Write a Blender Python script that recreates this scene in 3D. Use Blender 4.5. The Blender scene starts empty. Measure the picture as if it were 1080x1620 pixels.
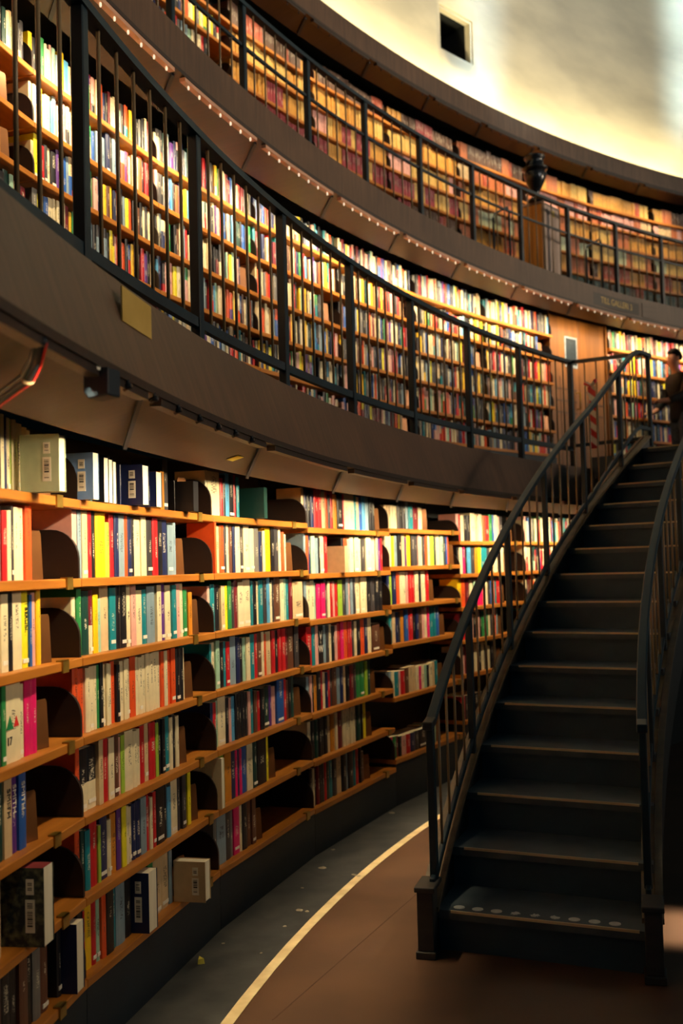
import bpy, bmesh, math, random
from mathutils import Vector, Matrix

# ------------------------------------------------------------------ camera, world, light
sc = bpy.context.scene
COL = sc.collection
F_PX, PITCH, ROLL = 1743.6, 0.0494, 0.0273
CAM_Z = 1.5795
cd = bpy.data.cameras.new('camera')
cd.sensor_fit = 'VERTICAL'; cd.sensor_height = 36.0
cd.lens = F_PX / 1620 * 36.0
cd.clip_start = 0.05; cd.clip_end = 200
cd.dof.use_dof = True; cd.dof.focus_distance = 4.3; cd.dof.aperture_fstop = 2.8
cam = bpy.data.objects.new('camera', cd); COL.objects.link(cam)
_fw = Vector((0, math.cos(PITCH), math.sin(PITCH)))
_up = Vector((0, -math.sin(PITCH), math.cos(PITCH))); _rt = Vector((1, 0, 0))
_r = _rt * math.cos(ROLL) - _up * math.sin(ROLL)
_u = _rt * math.sin(ROLL) + _up * math.cos(ROLL)
_m = Matrix((_r, _u, -_fw)).transposed().to_4x4()
_m.translation = (0, 0, CAM_Z)
cam.matrix_world = _m
sc.camera = cam

w = bpy.data.worlds.new('world'); sc.world = w; w.use_nodes = True
bg = w.node_tree.nodes['Background']
bg.inputs[0].default_value = (0.30, 0.62, 0.72, 1); bg.inputs[1].default_value = 0.05
sc.view_settings.view_transform = 'Standard'; sc.view_settings.look = 'None'
sc.view_settings.exposure = 0.0; sc.view_settings.gamma = 1.0
sc.view_settings.use_curve_mapping = False
# strengths of the room's lamps and daylight, and of the added downward lamp
W_SHELF = {1: 8.0, 2: 10.5, 3: 4.8}
W_DOWN, W_PATCH = 3.3, 4.0
W_COVE, W_WINDOW, W_CLEAR = 17.0, 5.0, 62.0
W_LANTERN, W_FAR = 2.5, 75.0
WARM = (1.0, 0.77, 0.46)

# ------------------------------------------------------------------ geometry of the rotunda
CX, CY = 13.666, 0.982
def rp(R, t, z=0.0): return Vector((CX + R * math.cos(t), CY + R * math.sin(t), z))
def srgb(r, g, b):
    f = lambda c: ((c / 255) / 12.92) if c / 255 <= 0.04045 else (((c / 255) + 0.055) / 1.055) ** 2.4
    return (f(r), f(g), f(b), 1.0)
def project(p):
    d = Vector(p) - Vector((0, 0, CAM_Z))
    zf = d.dot(_fw)
    if zf < 0.1: return None
    return 540 + F_PX * d.dot(_r) / zf, 810 - F_PX * d.dot(_u) / zf, zf

# ------------------------------------------------------------------ materials
def mat_base(name, rough=0.5, metallic=0.0, spec=0.5):
    m = bpy.data.materials.new(name); m.use_nodes = True
    nt = m.node_tree; b = nt.nodes['Principled BSDF']
    b.inputs['Roughness'].default_value = rough; b.inputs['Metallic'].default_value = metallic
    b.inputs['Specular IOR Level'].default_value = spec
    return m, nt, b
def noise_mat(name, c1, c2, scale=(6, 6, 6), detail=4, rough=0.5, metallic=0.0, spec=0.5, bump=0.0, lo=0.35, hi=0.65, nscale=1.0):
    m, nt, b = mat_base(name, rough, metallic, spec)
    tc = nt.nodes.new('ShaderNodeTexCoord'); mp = nt.nodes.new('ShaderNodeMapping')
    mp.inputs['Scale'].default_value = scale
    n = nt.nodes.new('ShaderNodeTexNoise'); n.inputs['Detail'].default_value = detail; n.inputs['Scale'].default_value = nscale
    r = nt.nodes.new('ShaderNodeValToRGB')
    r.color_ramp.elements[0].position = lo; r.color_ramp.elements[1].position = hi
    r.color_ramp.elements[0].color = c1; r.color_ramp.elements[1].color = c2
    nt.links.new(tc.outputs['Object'], mp.inputs[0]); nt.links.new(mp.outputs[0], n.inputs['Vector'])
    nt.links.new(n.outputs['Fac'], r.inputs[0]); nt.links.new(r.outputs[0], b.inputs['Base Color'])
    if bump:
        bp = nt.nodes.new('ShaderNodeBump'); bp.inputs['Strength'].default_value = bump; bp.inputs['Distance'].default_value = 0.01
        nt.links.new(n.outputs['Fac'], bp.inputs['Height']); nt.links.new(bp.outputs[0], b.inputs['Normal'])
    return m
M = {}
def ring_wood(name, c1, c2, rough):
    # veneer whose grain runs up the panel: noise over (arc length, height)
    m, nt, b = mat_base(name, rough)
    N = nt.nodes.new; L = nt.links.new
    tc = N('ShaderNodeTexCoord'); sp = N('ShaderNodeSeparateXYZ'); L(tc.outputs['Object'], sp.inputs[0])
    def mth(op, a, b_=None):
        n = N('ShaderNodeMath'); n.operation = op
        for i, v in enumerate((a, b_)):
            if v is None: continue
            if isinstance(v, (int, float)): n.inputs[i].default_value = v
            else: L(v, n.inputs[i])
        return n.outputs[0]
    an = mth('ARCTAN2', mth('SUBTRACT', sp.outputs[1], CY), mth('SUBTRACT', CX, sp.outputs[0]))
    cb = N('ShaderNodeCombineXYZ'); L(mth('MULTIPLY', an, 520.0), cb.inputs[0]); L(mth('MULTIPLY', sp.outputs[2], 3.0), cb.inputs[1])
    n1 = N('ShaderNodeTexNoise'); n1.inputs['Scale'].default_value = 1.0; n1.inputs['Detail'].default_value = 5; L(cb.outputs[0], n1.inputs['Vector'])
    cb2 = N('ShaderNodeCombineXYZ'); L(mth('MULTIPLY', an, 22.0), cb2.inputs[0]); L(mth('MULTIPLY', sp.outputs[2], 2.0), cb2.inputs[1])
    n2 = N('ShaderNodeTexNoise'); n2.inputs['Scale'].default_value = 1.0; n2.inputs['Detail'].default_value = 3; L(cb2.outputs[0], n2.inputs['Vector'])
    r = N('ShaderNodeValToRGB'); r.color_ramp.elements[0].position = 0.36; r.color_ramp.elements[1].position = 0.64
    r.color_ramp.elements[0].color = c1; r.color_ramp.elements[1].color = c2
    L(mth('ADD', mth('MULTIPLY', n1.outputs['Fac'], 0.55), mth('MULTIPLY', n2.outputs['Fac'], 0.45)), r.inputs[0])
    L(r.outputs[0], b.inputs['Base Color'])
    return m
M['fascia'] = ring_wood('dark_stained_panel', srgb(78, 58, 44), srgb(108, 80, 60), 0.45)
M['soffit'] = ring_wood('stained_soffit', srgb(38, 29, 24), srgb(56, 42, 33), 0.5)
M['shelf'] = noise_mat('golden_oak_board', srgb(164, 98, 30), srgb(192, 122, 44), (3, 22, 30), 5, 0.4)
M['case'] = noise_mat('shade_tinted_case', srgb(24, 28, 30), srgb(32, 36, 38), (4, 4, 18), 3, 0.55)  # teal-black tint of the shaded shelf recesses put into the colour
M['divider'] = noise_mat('divider_brown', srgb(36, 27, 25), srgb(47, 35, 31), (5, 5, 9), 3, 0.42)
M['black'] = noise_mat('black_kick', srgb(10, 28, 42), srgb(15, 34, 48), (5, 5, 5), 3, 0.6)  # teal haze over the blacks is put into the colour
M['metal'] = noise_mat('painted_steel', srgb(17, 36, 48), srgb(25, 48, 60), (6, 6, 6), 3, 0.38, 0.0)
M['bar'] = noise_mat('bronze_bar', srgb(128, 108, 80), srgb(150, 128, 96), (8, 8, 3), 3, 0.42, 0.0)
M['brass'] = noise_mat('brass', srgb(150, 120, 50), srgb(180, 146, 66), (20, 20, 20), 3, 0.35, 0.7)
M['bookend'] = noise_mat('bookend_metal', srgb(120, 78, 44), srgb(150, 100, 58), (5, 5, 5), 2, 0.32, 0.5)
M['riser'] = noise_mat('haze_tinted_riser', srgb(42, 66, 82), srgb(52, 76, 92), (5, 5, 9), 4, 0.55)  # hazy teal lift of the dark risers put into the colour
M['stairdark'] = noise_mat('dark_stair_linoleum', srgb(62, 76, 86), srgb(78, 90, 98), (9, 9, 9), 5, 0.5)  # treads carry the same hazy lift in their colour
M['nosing'] = noise_mat('highlight_nosing', srgb(222, 192, 146), srgb(240, 212, 166), (5, 5, 5), 3, 0.3, 0.0)  # highlight along the step edges put into this pale colour
M['cap'] = noise_mat('stringer_cap', srgb(92, 78, 58), srgb(116, 98, 72), (5, 5, 30), 4, 0.42)
M['stringer'] = noise_mat('dark_stringer', srgb(44, 46, 48), srgb(58, 56, 54), (5, 5, 20), 4, 0.5)
M['floor'] = noise_mat('brown_linoleum', srgb(76, 53, 37), srgb(94, 66, 46), (2.2, 2.2, 2.2), 8, 0.48, bump=0.05)
M['floordark'] = noise_mat('dark_stone', srgb(52, 55, 56), srgb(76, 77, 76), (7, 7, 7), 9, 0.5, bump=0.1)
M['floorline'] = noise_mat('cream_inlay', srgb(214, 190, 140), srgb(240, 218, 168), (9, 9, 9), 4, 0.5)
M['plaster'] = noise_mat('cloudy_plaster', srgb(198, 192, 172), srgb(226, 218, 194), (0.9, 0.9, 2.6), 9, 0.85, lo=0.3, hi=0.62, bump=0.25)
M['door'] = noise_mat('golden_door_veneer', srgb(104, 62, 20), srgb(130, 80, 28), (16, 16, 0.8), 5, 0.38)
M['cabside'] = noise_mat('golden_plank', srgb(206, 136, 50), srgb(226, 156, 66), (20, 20, 0.8), 5, 0.5)
M['doorline'] = noise_mat('door_groove', srgb(70, 42, 18), srgb(84, 52, 24), (9, 9, 9), 3, 0.5)
M['greywood'] = noise_mat('grey_wood', srgb(186, 162, 148), srgb(206, 180, 164), (20, 20, 0.8), 5, 0.5)
M['paper'] = noise_mat('paper', srgb(236, 226, 196), srgb(248, 240, 214), (40, 40, 3), 3, 0.8)
M['white'] = noise_mat('white_label', srgb(232, 226, 208), srgb(246, 242, 228), (20, 20, 20), 2, 0.6)
M['ink'] = noise_mat('ink', srgb(24, 24, 28), srgb(34, 34, 38), (20, 20, 20), 2, 0.7)
M['notice'] = noise_mat('dark_notice', srgb(10, 24, 34), srgb(26, 48, 56), (60, 60, 60), 2, 0.4, lo=0.5, hi=0.7)
M['red'] = noise_mat('red_stripe', srgb(206, 30, 34), srgb(222, 44, 44), (9, 9, 9), 2, 0.5)
M['yellow'] = noise_mat('yellow_paper', srgb(226, 206, 70), srgb(240, 222, 96), (9, 9, 9), 2, 0.7)
M['goldplate'] = noise_mat('dull_gold_plate', srgb(206, 172, 84), srgb(222, 188, 100), (6, 6, 6), 3, 0.5, 0.1)
M['rail'] = noise_mat('lamp_rail', srgb(206, 158, 132), srgb(220, 172, 146), (8, 8, 8), 3, 0.5)  # pale colour stands in for the bulbs' glow on the rail
M['urn'] = noise_mat('black_urn', srgb(22, 24, 28), srgb(38, 38, 42), (6, 6, 6), 3, 0.25)
M['dot'] = noise_mat('pale_dot', srgb(214, 214, 206), srgb(230, 230, 220), (30, 30, 30), 3, 0.6)
M['hole'] = noise_mat('dark_recess', srgb(6, 11, 13), srgb(8, 14, 16), (3, 3, 3), 2, 0.8)  # near-black colour stands in for the shade inside the opening
M['skin'] = noise_mat('skin', srgb(196, 140, 112), srgb(212, 156, 126), (12, 12, 12), 3, 0.55)
M['hair'] = noise_mat('dark_hair', srgb(24, 20, 20), srgb(40, 32, 28), (40, 40, 8), 4, 0.9, 0.0, 0.1)
M['jacket'] = noise_mat('black_jacket', srgb(12, 14, 18), srgb(20, 23, 27), (14, 14, 14), 4, 0.75)
M['jeans'] = noise_mat('grey_jeans', srgb(70, 84, 100), srgb(92, 106, 122), (26, 26, 26), 4, 0.8)
M['shoe'] = noise_mat('dark_shoe', srgb(24, 22, 22), srgb(36, 32, 30), (14, 14, 14), 3, 0.5)
def emit_mat(name, col, s):
    m = bpy.data.materials.new(name); m.use_nodes = True; nt = m.node_tree
    b = nt.nodes['Principled BSDF']
    b.inputs['Base Color'].default_value = col; b.inputs['Emission Color'].default_value = col; b.inputs['Emission Strength'].default_value = s
    try: m.cycles.emission_sampling = 'NONE'
    except Exception: pass
    return m
M['bulb'] = emit_mat('lit_bulb', (1.0, 0.86, 0.62, 1), 0.8)

def tape_mat():
    m, nt, b = mat_base('barrier_stripes', 0.5)
    tc = nt.nodes.new('ShaderNodeTexCoord'); s = nt.nodes.new('ShaderNodeSeparateXYZ')
    a = nt.nodes.new('ShaderNodeMath'); a.operation = 'MULTIPLY_ADD'; a.inputs[1].default_value = 1.3
    md = nt.nodes.new('ShaderNodeMath'); md.operation = 'MULTIPLY'; md.inputs[1].default_value = 8.0
    fr = nt.nodes.new('ShaderNodeMath'); fr.operation = 'FRACT'
    gt = nt.nodes.new('ShaderNodeMath'); gt.operation = 'GREATER_THAN'; gt.inputs[1].default_value = 0.5
    mx = nt.nodes.new('ShaderNodeMix'); mx.data_type = 'RGBA'
    mx.inputs[6].default_value = srgb(206, 34, 40); mx.inputs[7].default_value = srgb(236, 226, 214)
    nt.links.new(tc.outputs['Object'], s.inputs[0]); nt.links.new(s.outputs[0], a.inputs[0]); nt.links.new(s.outputs[2], a.inputs[2])
    nt.links.new(a.outputs[0], md.inputs[0]); nt.links.new(md.outputs[0], fr.inputs[0]); nt.links.new(fr.outputs[0], gt.inputs[0])
    nt.links.new(gt.outputs[0], mx.inputs[0]); nt.links.new(mx.outputs[2], b.inputs['Base Color'])
    return m
M['tape'] = tape_mat()

def book_mat():
    """colours and a printed-title mask read from each book's own data"""
    m, nt, b = mat_base('book_cover', 0.42, 0, 0.45)
    N = nt.nodes.new; L = nt.links.new
    def attr(n):
        a = N('ShaderNodeAttribute'); a.attribute_name = n; return a
    def math_(op, a, bb=None, c=None):
        n = N('ShaderNodeMath'); n.operation = op
        for i, v in enumerate((a, bb, c)):
            if v is None: continue
            if isinstance(v, (int, float)): n.inputs[i].default_value = v
            else: L(v, n.inputs[i])
        return n.outputs[0]
    c1, c2, pr = attr('col'), attr('col2'), attr('par')
    sp = N('ShaderNodeSeparateColor'); L(pr.outputs['Color'], sp.inputs[0])
    rnd, split, ttl = sp.outputs[0], sp.outputs[1], sp.outputs[2]
    uv = N('ShaderNodeUVMap'); uv.uv_map = 'UVMap'
    sx = N('ShaderNodeSeparateXYZ'); L(uv.outputs[0], sx.inputs[0])
    u, v = sx.outputs[0], sx.outputs[1]
    two = math_('GREATER_THAN', v, split)
    base = N('ShaderNodeMix'); base.data_type = 'RGBA'
    L(two, base.inputs[0]); L(c1.outputs['Color'], base.inputs[6]); L(c2.outputs['Color'], base.inputs[7])
    # lettering along the spine
    cx = N('ShaderNodeCombineXYZ')
    L(math_('MULTIPLY', u, 5.0), cx.inputs[0]); L(math_('MULTIPLY', v, 64.0), cx.inputs[1]); L(math_('MULTIPLY', rnd, 97.0), cx.inputs[2])
    nz = N('ShaderNodeTexNoise'); nz.inputs['Scale'].default_value = 1.0; nz.inputs['Detail'].default_value = 1.0
    L(cx.outputs[0], nz.inputs['Vector'])
    letters = math_('GREATER_THAN', nz.outputs['Fac'], 0.52)
    ud = math_('ABSOLUTE', math_('SUBTRACT', u, 0.5))
    band = math_('LESS_THAN', ud, math_('MULTIPLY_ADD', math_('FRACT', math_('MULTIPLY', rnd, 17.3)), 0.14, 0.10))
    v0 = math_('MULTIPLY_ADD', math_('FRACT', math_('MULTIPLY', rnd, 7.7)), 0.3, 0.28)
    ln = math_('MULTIPLY_ADD', math_('FRACT', math_('MULTIPLY', rnd, 13.1)), 0.25, 0.14)
    inn = math_('MULTIPLY', math_('GREATER_THAN', v, v0), math_('LESS_THAN', v, math_('ADD', v0, ln)))
    mask = math_('MULTIPLY', math_('MULTIPLY', letters, band), math_('MULTIPLY', inn, ttl))
    bw = N('ShaderNodeRGBToBW'); L(base.outputs[2], bw.inputs[0])
    dark = math_('LESS_THAN', bw.outputs[0], 0.22)
    tcol = N('ShaderNodeMix'); tcol.data_type = 'RGBA'
    tcol.inputs[6].default_value = (0.02, 0.02, 0.025, 1); tcol.inputs[7].default_value = (0.75, 0.68, 0.5, 1)
    L(dark, tcol.inputs[0])
    fin = N('ShaderNodeMix'); fin.data_type = 'RGBA'
    L(math_('MULTIPLY', mask, 0.8), fin.inputs[0]); L(base.outputs[2], fin.inputs[6]); L(tcol.outputs[2], fin.inputs[7])
    # rubbed, slightly uneven cloth
    tc = N('ShaderNodeTexCoord'); n2 = N('ShaderNodeTexNoise'); n2.inputs['Scale'].default_value = 26; n2.inputs['Detail'].default_value = 5
    L(tc.outputs['Object'], n2.inputs['Vector'])
    hs = N('ShaderNodeHueSaturation'); L(fin.outputs[2], hs.inputs['Color'])
    L(math_('MULTIPLY_ADD', n2.outputs['Fac'], 0.35, 0.82), hs.inputs['Value'])
    L(hs.outputs[0], b.inputs['Base Color'])
    return m
M['book'] = book_mat()
def barcode_mat():
    m, nt, b = mat_base('barcode_print', 0.6)
    tc = nt.nodes.new('ShaderNodeTexCoord'); mp = nt.nodes.new('ShaderNodeMapping'); mp.inputs['Scale'].default_value = (0, 0, 420)
    n = nt.nodes.new('ShaderNodeTexNoise'); n.inputs['Scale'].default_value = 1; n.inputs['Detail'].default_value = 0
    r = nt.nodes.new('ShaderNodeValToRGB'); r.color_ramp.interpolation = 'CONSTANT'
    r.color_ramp.elements[0].color = srgb(30, 30, 34); r.color_ramp.elements[1].position = 0.5; r.color_ramp.elements[1].color = srgb(226, 218, 198)
    nt.links.new(tc.outputs['Object'], mp.inputs[0]); nt.links.new(mp.outputs[0], n.inputs['Vector'])
    nt.links.new(n.outputs['Fac'], r.inputs[0]); nt.links.new(r.outputs[0], b.inputs['Base Color'])
    return m
M['barcode'] = barcode_mat()

# ------------------------------------------------------------------ mesh helpers
class MB:
    def __init__(s): s.v = []; s.f = []; s.mi = []; s.mats = []
    def add(s, vs, fs, m=0):
        o = len(s.v); s.v += [tuple(x) for x in vs]
        s.f += [tuple(o + i for i in f) for f in fs]; s.mi += [m] * len(fs)
    def hexa(s, p, m=0):   # 8 points: bottom 4 ccw, top 4 ccw
        s.add(p, [(3, 2, 1, 0), (4, 5, 6, 7), (0, 1, 5, 4), (1, 2, 6, 5), (2, 3, 7, 6), (3, 0, 4, 7)], m)
    def box(s, x0, x1, y0, y1, z0, z1, m=0):
        s.hexa([(x0, y0, z0), (x1, y0, z0), (x1, y1, z0), (x0, y1, z0), (x0, y0, z1), (x1, y0, z1), (x1, y1, z1), (x0, y1, z1)], m)
    def prism(s, prof, a, b, fn, m=0):   # profile polygon swept from a to b through fn(p, t)
        n = len(prof); vs = [fn(p, a) for p in prof] + [fn(p, b) for p in prof]
        s.add(vs, [tuple(range(n - 1, -1, -1)), tuple(range(n, 2 * n))] + [(i, (i + 1) % n, n + (i + 1) % n, n + i) for i in range(n)], m)
    def sweep(s, rings, closed=True, m=0):
        n = len(rings[0]); vs = [p for r in rings for p in r]; fs = []
        for k in range(len(rings) - 1):
            for i in range(n):
                j = (i + 1) % n
                fs.append((k * n + i, k * n + j, (k + 1) * n + j, (k + 1) * n + i))
        if closed:
            fs.append(tuple(range(n - 1, -1, -1))); q = (len(rings) - 1) * n; fs.append(tuple(range(q, q + n)))
        s.add(vs, fs, m)
    def ring(s, sec, t0, t1, n=48, m=0):   # section [(R, z)] swept round the rotunda
        s.sweep([[rp(R, t0 + (t1 - t0) * k / n, z) for R, z in sec] for k in range(n + 1)], True, m)
    def tube(s, pts, r, n=8, m=0):
        rings = []
        for i, p in enumerate(pts):
            p = Vector(p); a = Vector(pts[max(i - 1, 0)]); b = Vector(pts[min(i + 1, len(pts) - 1)])
            d = (b - a).normalized(); h = Vector((0, 0, 1)) if abs(d.z) < 0.9 else Vector((1, 0, 0))
            x = d.cross(h).normalized(); y = d.cross(x)
            rings.append([p + x * (r * math.cos(2 * math.pi * k / n)) + y * (r * math.sin(2 * math.pi * k / n)) for k in range(n)])
        s.sweep(rings, True, m)
    def lathe(s, prof, n=20, c=(0, 0, 0), m=0):
        s.sweep([[(c[0] + r * math.cos(2 * math.pi * k / n), c[1] + r * math.sin(2 * math.pi * k / n), c[2] + z) for k in range(n)] for r, z in prof], True, m)
    def build(s, name, mats, parent=None, smooth=False, loc=None, rz=0.0):
        me = bpy.data.meshes.new(name); me.from_pydata(s.v, [], s.f)
        if not isinstance(mats, (list, tuple)): mats = [mats]
        for m in mats: me.materials.append(m)
        me.polygons.foreach_set('material_index', s.mi)
        bm = bmesh.new(); bm.from_mesh(me); bmesh.ops.recalc_face_normals(bm, faces=bm.faces); bm.to_mesh(me); bm.free()
        if smooth: me.polygons.foreach_set('use_smooth', [True] * len(me.polygons))
        me.update()
        o = bpy.data.objects.new(name, me); COL.objects.link(o)
        if loc is not None: o.location = loc
        o.rotation_euler[2] = rz
        if parent: o.parent = parent
        return o
def bevel(o, w=0.004, seg=2):
    md = o.modifiers.new('bevel', 'BEVEL'); md.width = w; md.segments = seg; md.limit_method = 'ANGLE'
    return o
def tag(o, label=None, cat=None, group=None, kind=None):
    if label: o['label'] = label
    if cat: o['category'] = cat
    if group: o['group'] = group
    if kind: o['kind'] = kind
    return o
def empty(name, loc=(0, 0, 0), rz=0.0):
    o = bpy.data.objects.new(name, None); o.empty_display_size = 0.1; COL.objects.link(o)
    o.location = loc; o.rotation_euler[2] = rz
    return o
def text_obj(name, body, size, m, parent, mat4, extrude=0.0008):
    c = bpy.data.curves.new(name, 'FONT'); c.body = body; c.size = size; c.extrude = extrude
    c.align_x = 'CENTER'; c.align_y = 'CENTER'
    o = bpy.data.objects.new(name, c); COL.objects.link(o)
    me = None
    dg = bpy.context.evaluated_depsgraph_get(); me = bpy.data.meshes.new_from_object(o.evaluated_get(dg))
    bpy.data.objects.remove(o); me.name = name
    me.materials.clear(); me.materials.append(m)
    o = bpy.data.objects.new(name, me); COL.objects.link(o)
    o.parent = parent; o.matrix_local = mat4
    return o

# ------------------------------------------------------------------ lamps of the room, plus an added downward one
LIP = {1: (14.310, 2.073), 2: (15.255, 4.270), 3: (16.20, 6.41)}
TOPE = {1: (14.412, 2.386), 2: (15.255, 4.505), 3: (16.20, 6.625)}
BACK = {1: (14.600, 1.990), 2: (15.570, 4.235), 3: (16.420, 6.350)}
T_A, T_B = 2.06, 3.34
BAT = {1: [3.0900, 3.0004, 2.9114, 2.8284, 2.7563, 2.690, 2.617, 2.545, 2.472, 2.40, 2.328, 2.256, 2.184],
       2: [3.034, 2.963, 2.892, 2.8198, 2.751, 2.6766, 2.6047, 2.5332, 2.4619, 2.392, 2.3227, 2.2519, 2.181],
       3: [2.846, 2.783, 2.720, 2.657, 2.5936, 2.5283, 2.4636, 2.4032, 2.3414, 2.2765, 2.2115, 2.148]}
def area(name, loc, direction, tangent, sx, sy, power, col, spread=math.pi, parent=None):
    l = bpy.data.lights.new(name, 'AREA'); l.shape = 'RECTANGLE'; l.size = sx; l.size_y = sy
    l.energy = power; l.color = col; l.spread = spread
    o = bpy.data.objects.new(name, l); COL.objects.link(o)
    z = -Vector(direction).normalized(); x = Vector(tangent).normalized(); y = z.cross(x).normalized(); x = y.cross(z)
    m = Matrix((x, y, z)).transposed().to_4x4(); m.translation = loc
    o.matrix_world = m
    if parent: o.parent = parent
    return o
def tang(t): return Vector((math.sin(t), -math.cos(t), 0))      # towards smaller t: left to right along the wall
def outw(t): return Vector((math.cos(t), math.sin(t), 0))
ordn = ['zeroth', 'first', 'second', 'third', 'fourth', 'fifth', 'sixth', 'seventh', 'eighth', 'ninth', 'tenth', 'eleventh', 'twelfth', 'thirteenth', 'fourteenth', 'fifteenth', 'sixteenth', 'seventeenth', 'eighteenth', 'nineteenth', 'twentieth']
TIERNAME = {1: 'lowest', 2: 'middle', 3: 'topmost'}
def strip_lights(tier, nb, drop, inset):
    R0, z0 = LIP[tier]
    bs = BAT[tier]
    vis = 0
    for k in range(len(bs) - 1):
        ta, tb = bs[k] - 0.004, bs[k + 1] + 0.004
        tm = (ta + tb) / 2
        Rc, zc = R0 + inset, z0 - drop
        p = project(rp(Rc, tm, zc))
        seen = p is not None and -60 < p[0] < 1140 and -60 < p[1] < 1680
        root = empty('strip_light', rp(Rc, tm, zc + 0.03))
        if seen: vis += 1
        tag(root, 'warm strip light under the %s gallery edge, %s from the left' % (TIERNAME[tier], ordn[vis]) if seen else
            'warm strip light under the %s gallery edge, outside the picture on the %s' % (TIERNAME[tier], 'left' if tm > 2.7 else 'right'),
            'light', 'strip lights under the %s gallery edge' % TIERNAME[tier])
        mb = MB()
        mb.ring([(Rc - 0.014, zc + 0.012), (Rc + 0.020, zc + 0.012), (Rc + 0.020, zc + 0.034), (Rc - 0.014, zc + 0.034)], tb, ta, 6)
        o = mb.build('lamp_rail', M['rail'] if tier == 2 else M['soffit']); o.parent = root; o.matrix_parent_inverse = Matrix.Translation(-root.location)
        for i in range(nb):
            t = ta + (tb - ta) * (i + 0.5) / nb
            mb = MB(); c = rp(Rc, t, zc - 0.004)
            mb.lathe([(0.003, 0.016), (0.0055, 0.012), (0.006, 0.0), (0.0045, -0.005), (0.002, -0.007)], 8, c)
            o = mb.build('bulb', M['bulb'] if tier == 2 else M['case'], smooth=True); o.parent = root; o.matrix_parent_inverse = Matrix.Translation(-root.location)
        L = (rp(Rc, ta) - rp(Rc, tb)).length
        ax, hs = {1: ((0.80, -0.60), 94), 2: ((0.80, -0.60), 96), 3: ((0.36, -0.93), 104)}[tier]
        area('strip_light_lamp', rp(Rc + 0.004, tm, zc - 0.022), outw(tm) * ax[0] + Vector((0, 0, ax[1])), tang(tm), L * 0.96, 0.025, W_SHELF[tier], WARM, math.radians(hs))
        if tier == 1:
            area('strip_light_lamp', rp(Rc + 0.004, tm, zc - 0.024), outw(tm) * -0.06 + Vector((0, 0, -1)), tang(tm), L * 0.96, 0.025, W_DOWN, WARM, math.radians(36))  # added lamp: stands in for spill on the floor and lower shelves
strip_lights(1, 0, 0.045, 0.014)
strip_lights(2, 7, 0.045, 0.012)
strip_lights(3, 5, 0.045, 0.012)
# cove lamps hidden on top of the uppermost gallery edge, washing the plaster wall
for k in range(13):
    t = 2.14 + 0.075 * k
    area('cove_lamp', rp(16.40, t, 6.66), outw(t) * 0.45 + Vector((0, 0, 1.0)), tang(t), 1.15, 0.06, W_COVE, (1.0, 0.80, 0.42))
# daylight from the high windows across the hall, falling on the plaster in soft-edged panes
def window_light(t, z, sx, sz, power, spread=0.10):
    tgt = rp(16.75, t, z); src = Vector((CX, CY, 0)) - outw(t) * 9.0 + Vector((0, 0, z + 5.5))
    src += tang(t) * 3.0
    d = tgt - src
    area('daylight_window', src, d, tang(t), sx, sz, power, (0.66, 0.90, 1.0), spread)
window_light(2.366, 8.1, 0.85, 3.2, W_WINDOW * 1.6, 0.035)
window_light(2.110, 9.3, 0.70, 0.95, W_WINDOW * 0.8, 0.04)
window_light(2.110, 8.05, 0.70, 1.15, W_WINDOW * 0.9, 0.04)
# broad daylight from the clerestory across the hall onto the plaster
area('clerestory_daylight', (CX + 7.0, CY - 9.0, 12.0), (-0.66, 0.75, -0.10), (0.75, 0.66, 0), 8.0, 2.5, W_CLEAR, (0.95, 0.95, 0.90), math.radians(22))
# a small pane of daylight reaching the floor beside the stairs
fp = Vector((1.62, 4.72, 0.0)); fs_ = fp + Vector((3.2, -1.5, 8.0))
area('daylight_window', fs_, fp - fs_, (0.3, 1, 0), 0.42, 0.62, W_PATCH, (1.0, 0.88, 0.66), 0.03)
# soft daylight from the lantern above the middle of the hall
area('lantern_daylight', (CX - 3.0, CY + 3.0, 12.5), (0, 0.25, -1), (1, 0, 0), 7.0, 7.0, W_LANTERN, (0.62, 0.88, 1.0))
# glow of the lit galleries on the far side of the hall
for zz, za, kk in ((6.2, 4.6, 0.55), (8.2, 6.6, 2.2)):
    area('far_gallery_glow', (CX + 9.0, CY + 3.0, zz), (-20, 1.6, za - zz), (0, 1, 0), 14.0, 0.8, W_FAR * kk, (1.0, 0.78, 0.54), math.radians(32))

# ------------------------------------------------------------------ setting
def struct(o, label=None):
    o['kind'] = 'structure'
    if label: o['label'] = label
    return o
# floor: brown linoleum inside the cream line, dark stone ring outside it
def disc(name, rin, rout, z0, z1, m, t0=T_A, t1=T_B, n=60):
    mb = MB(); mb.ring([(rin, z0), (rout, z0), (rout, z1), (rin, z1)], t0, t1, n)
    return struct(mb.build(name, m))
FLOOR_BROWN = disc('floor', 0.6, 14.395, -0.10, 0.0, M['floor'], 1.2, 4.6, 90)
FLOOR_DARK = disc('floor', 14.44, 16.2, -0.10, 0.0, M['floordark'], 1.6, 4.2, 90)
disc('trim_1', 14.395, 14.44, -0.10, 0.0005, M['floorline'], 1.6, 4.2, 120)
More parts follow.
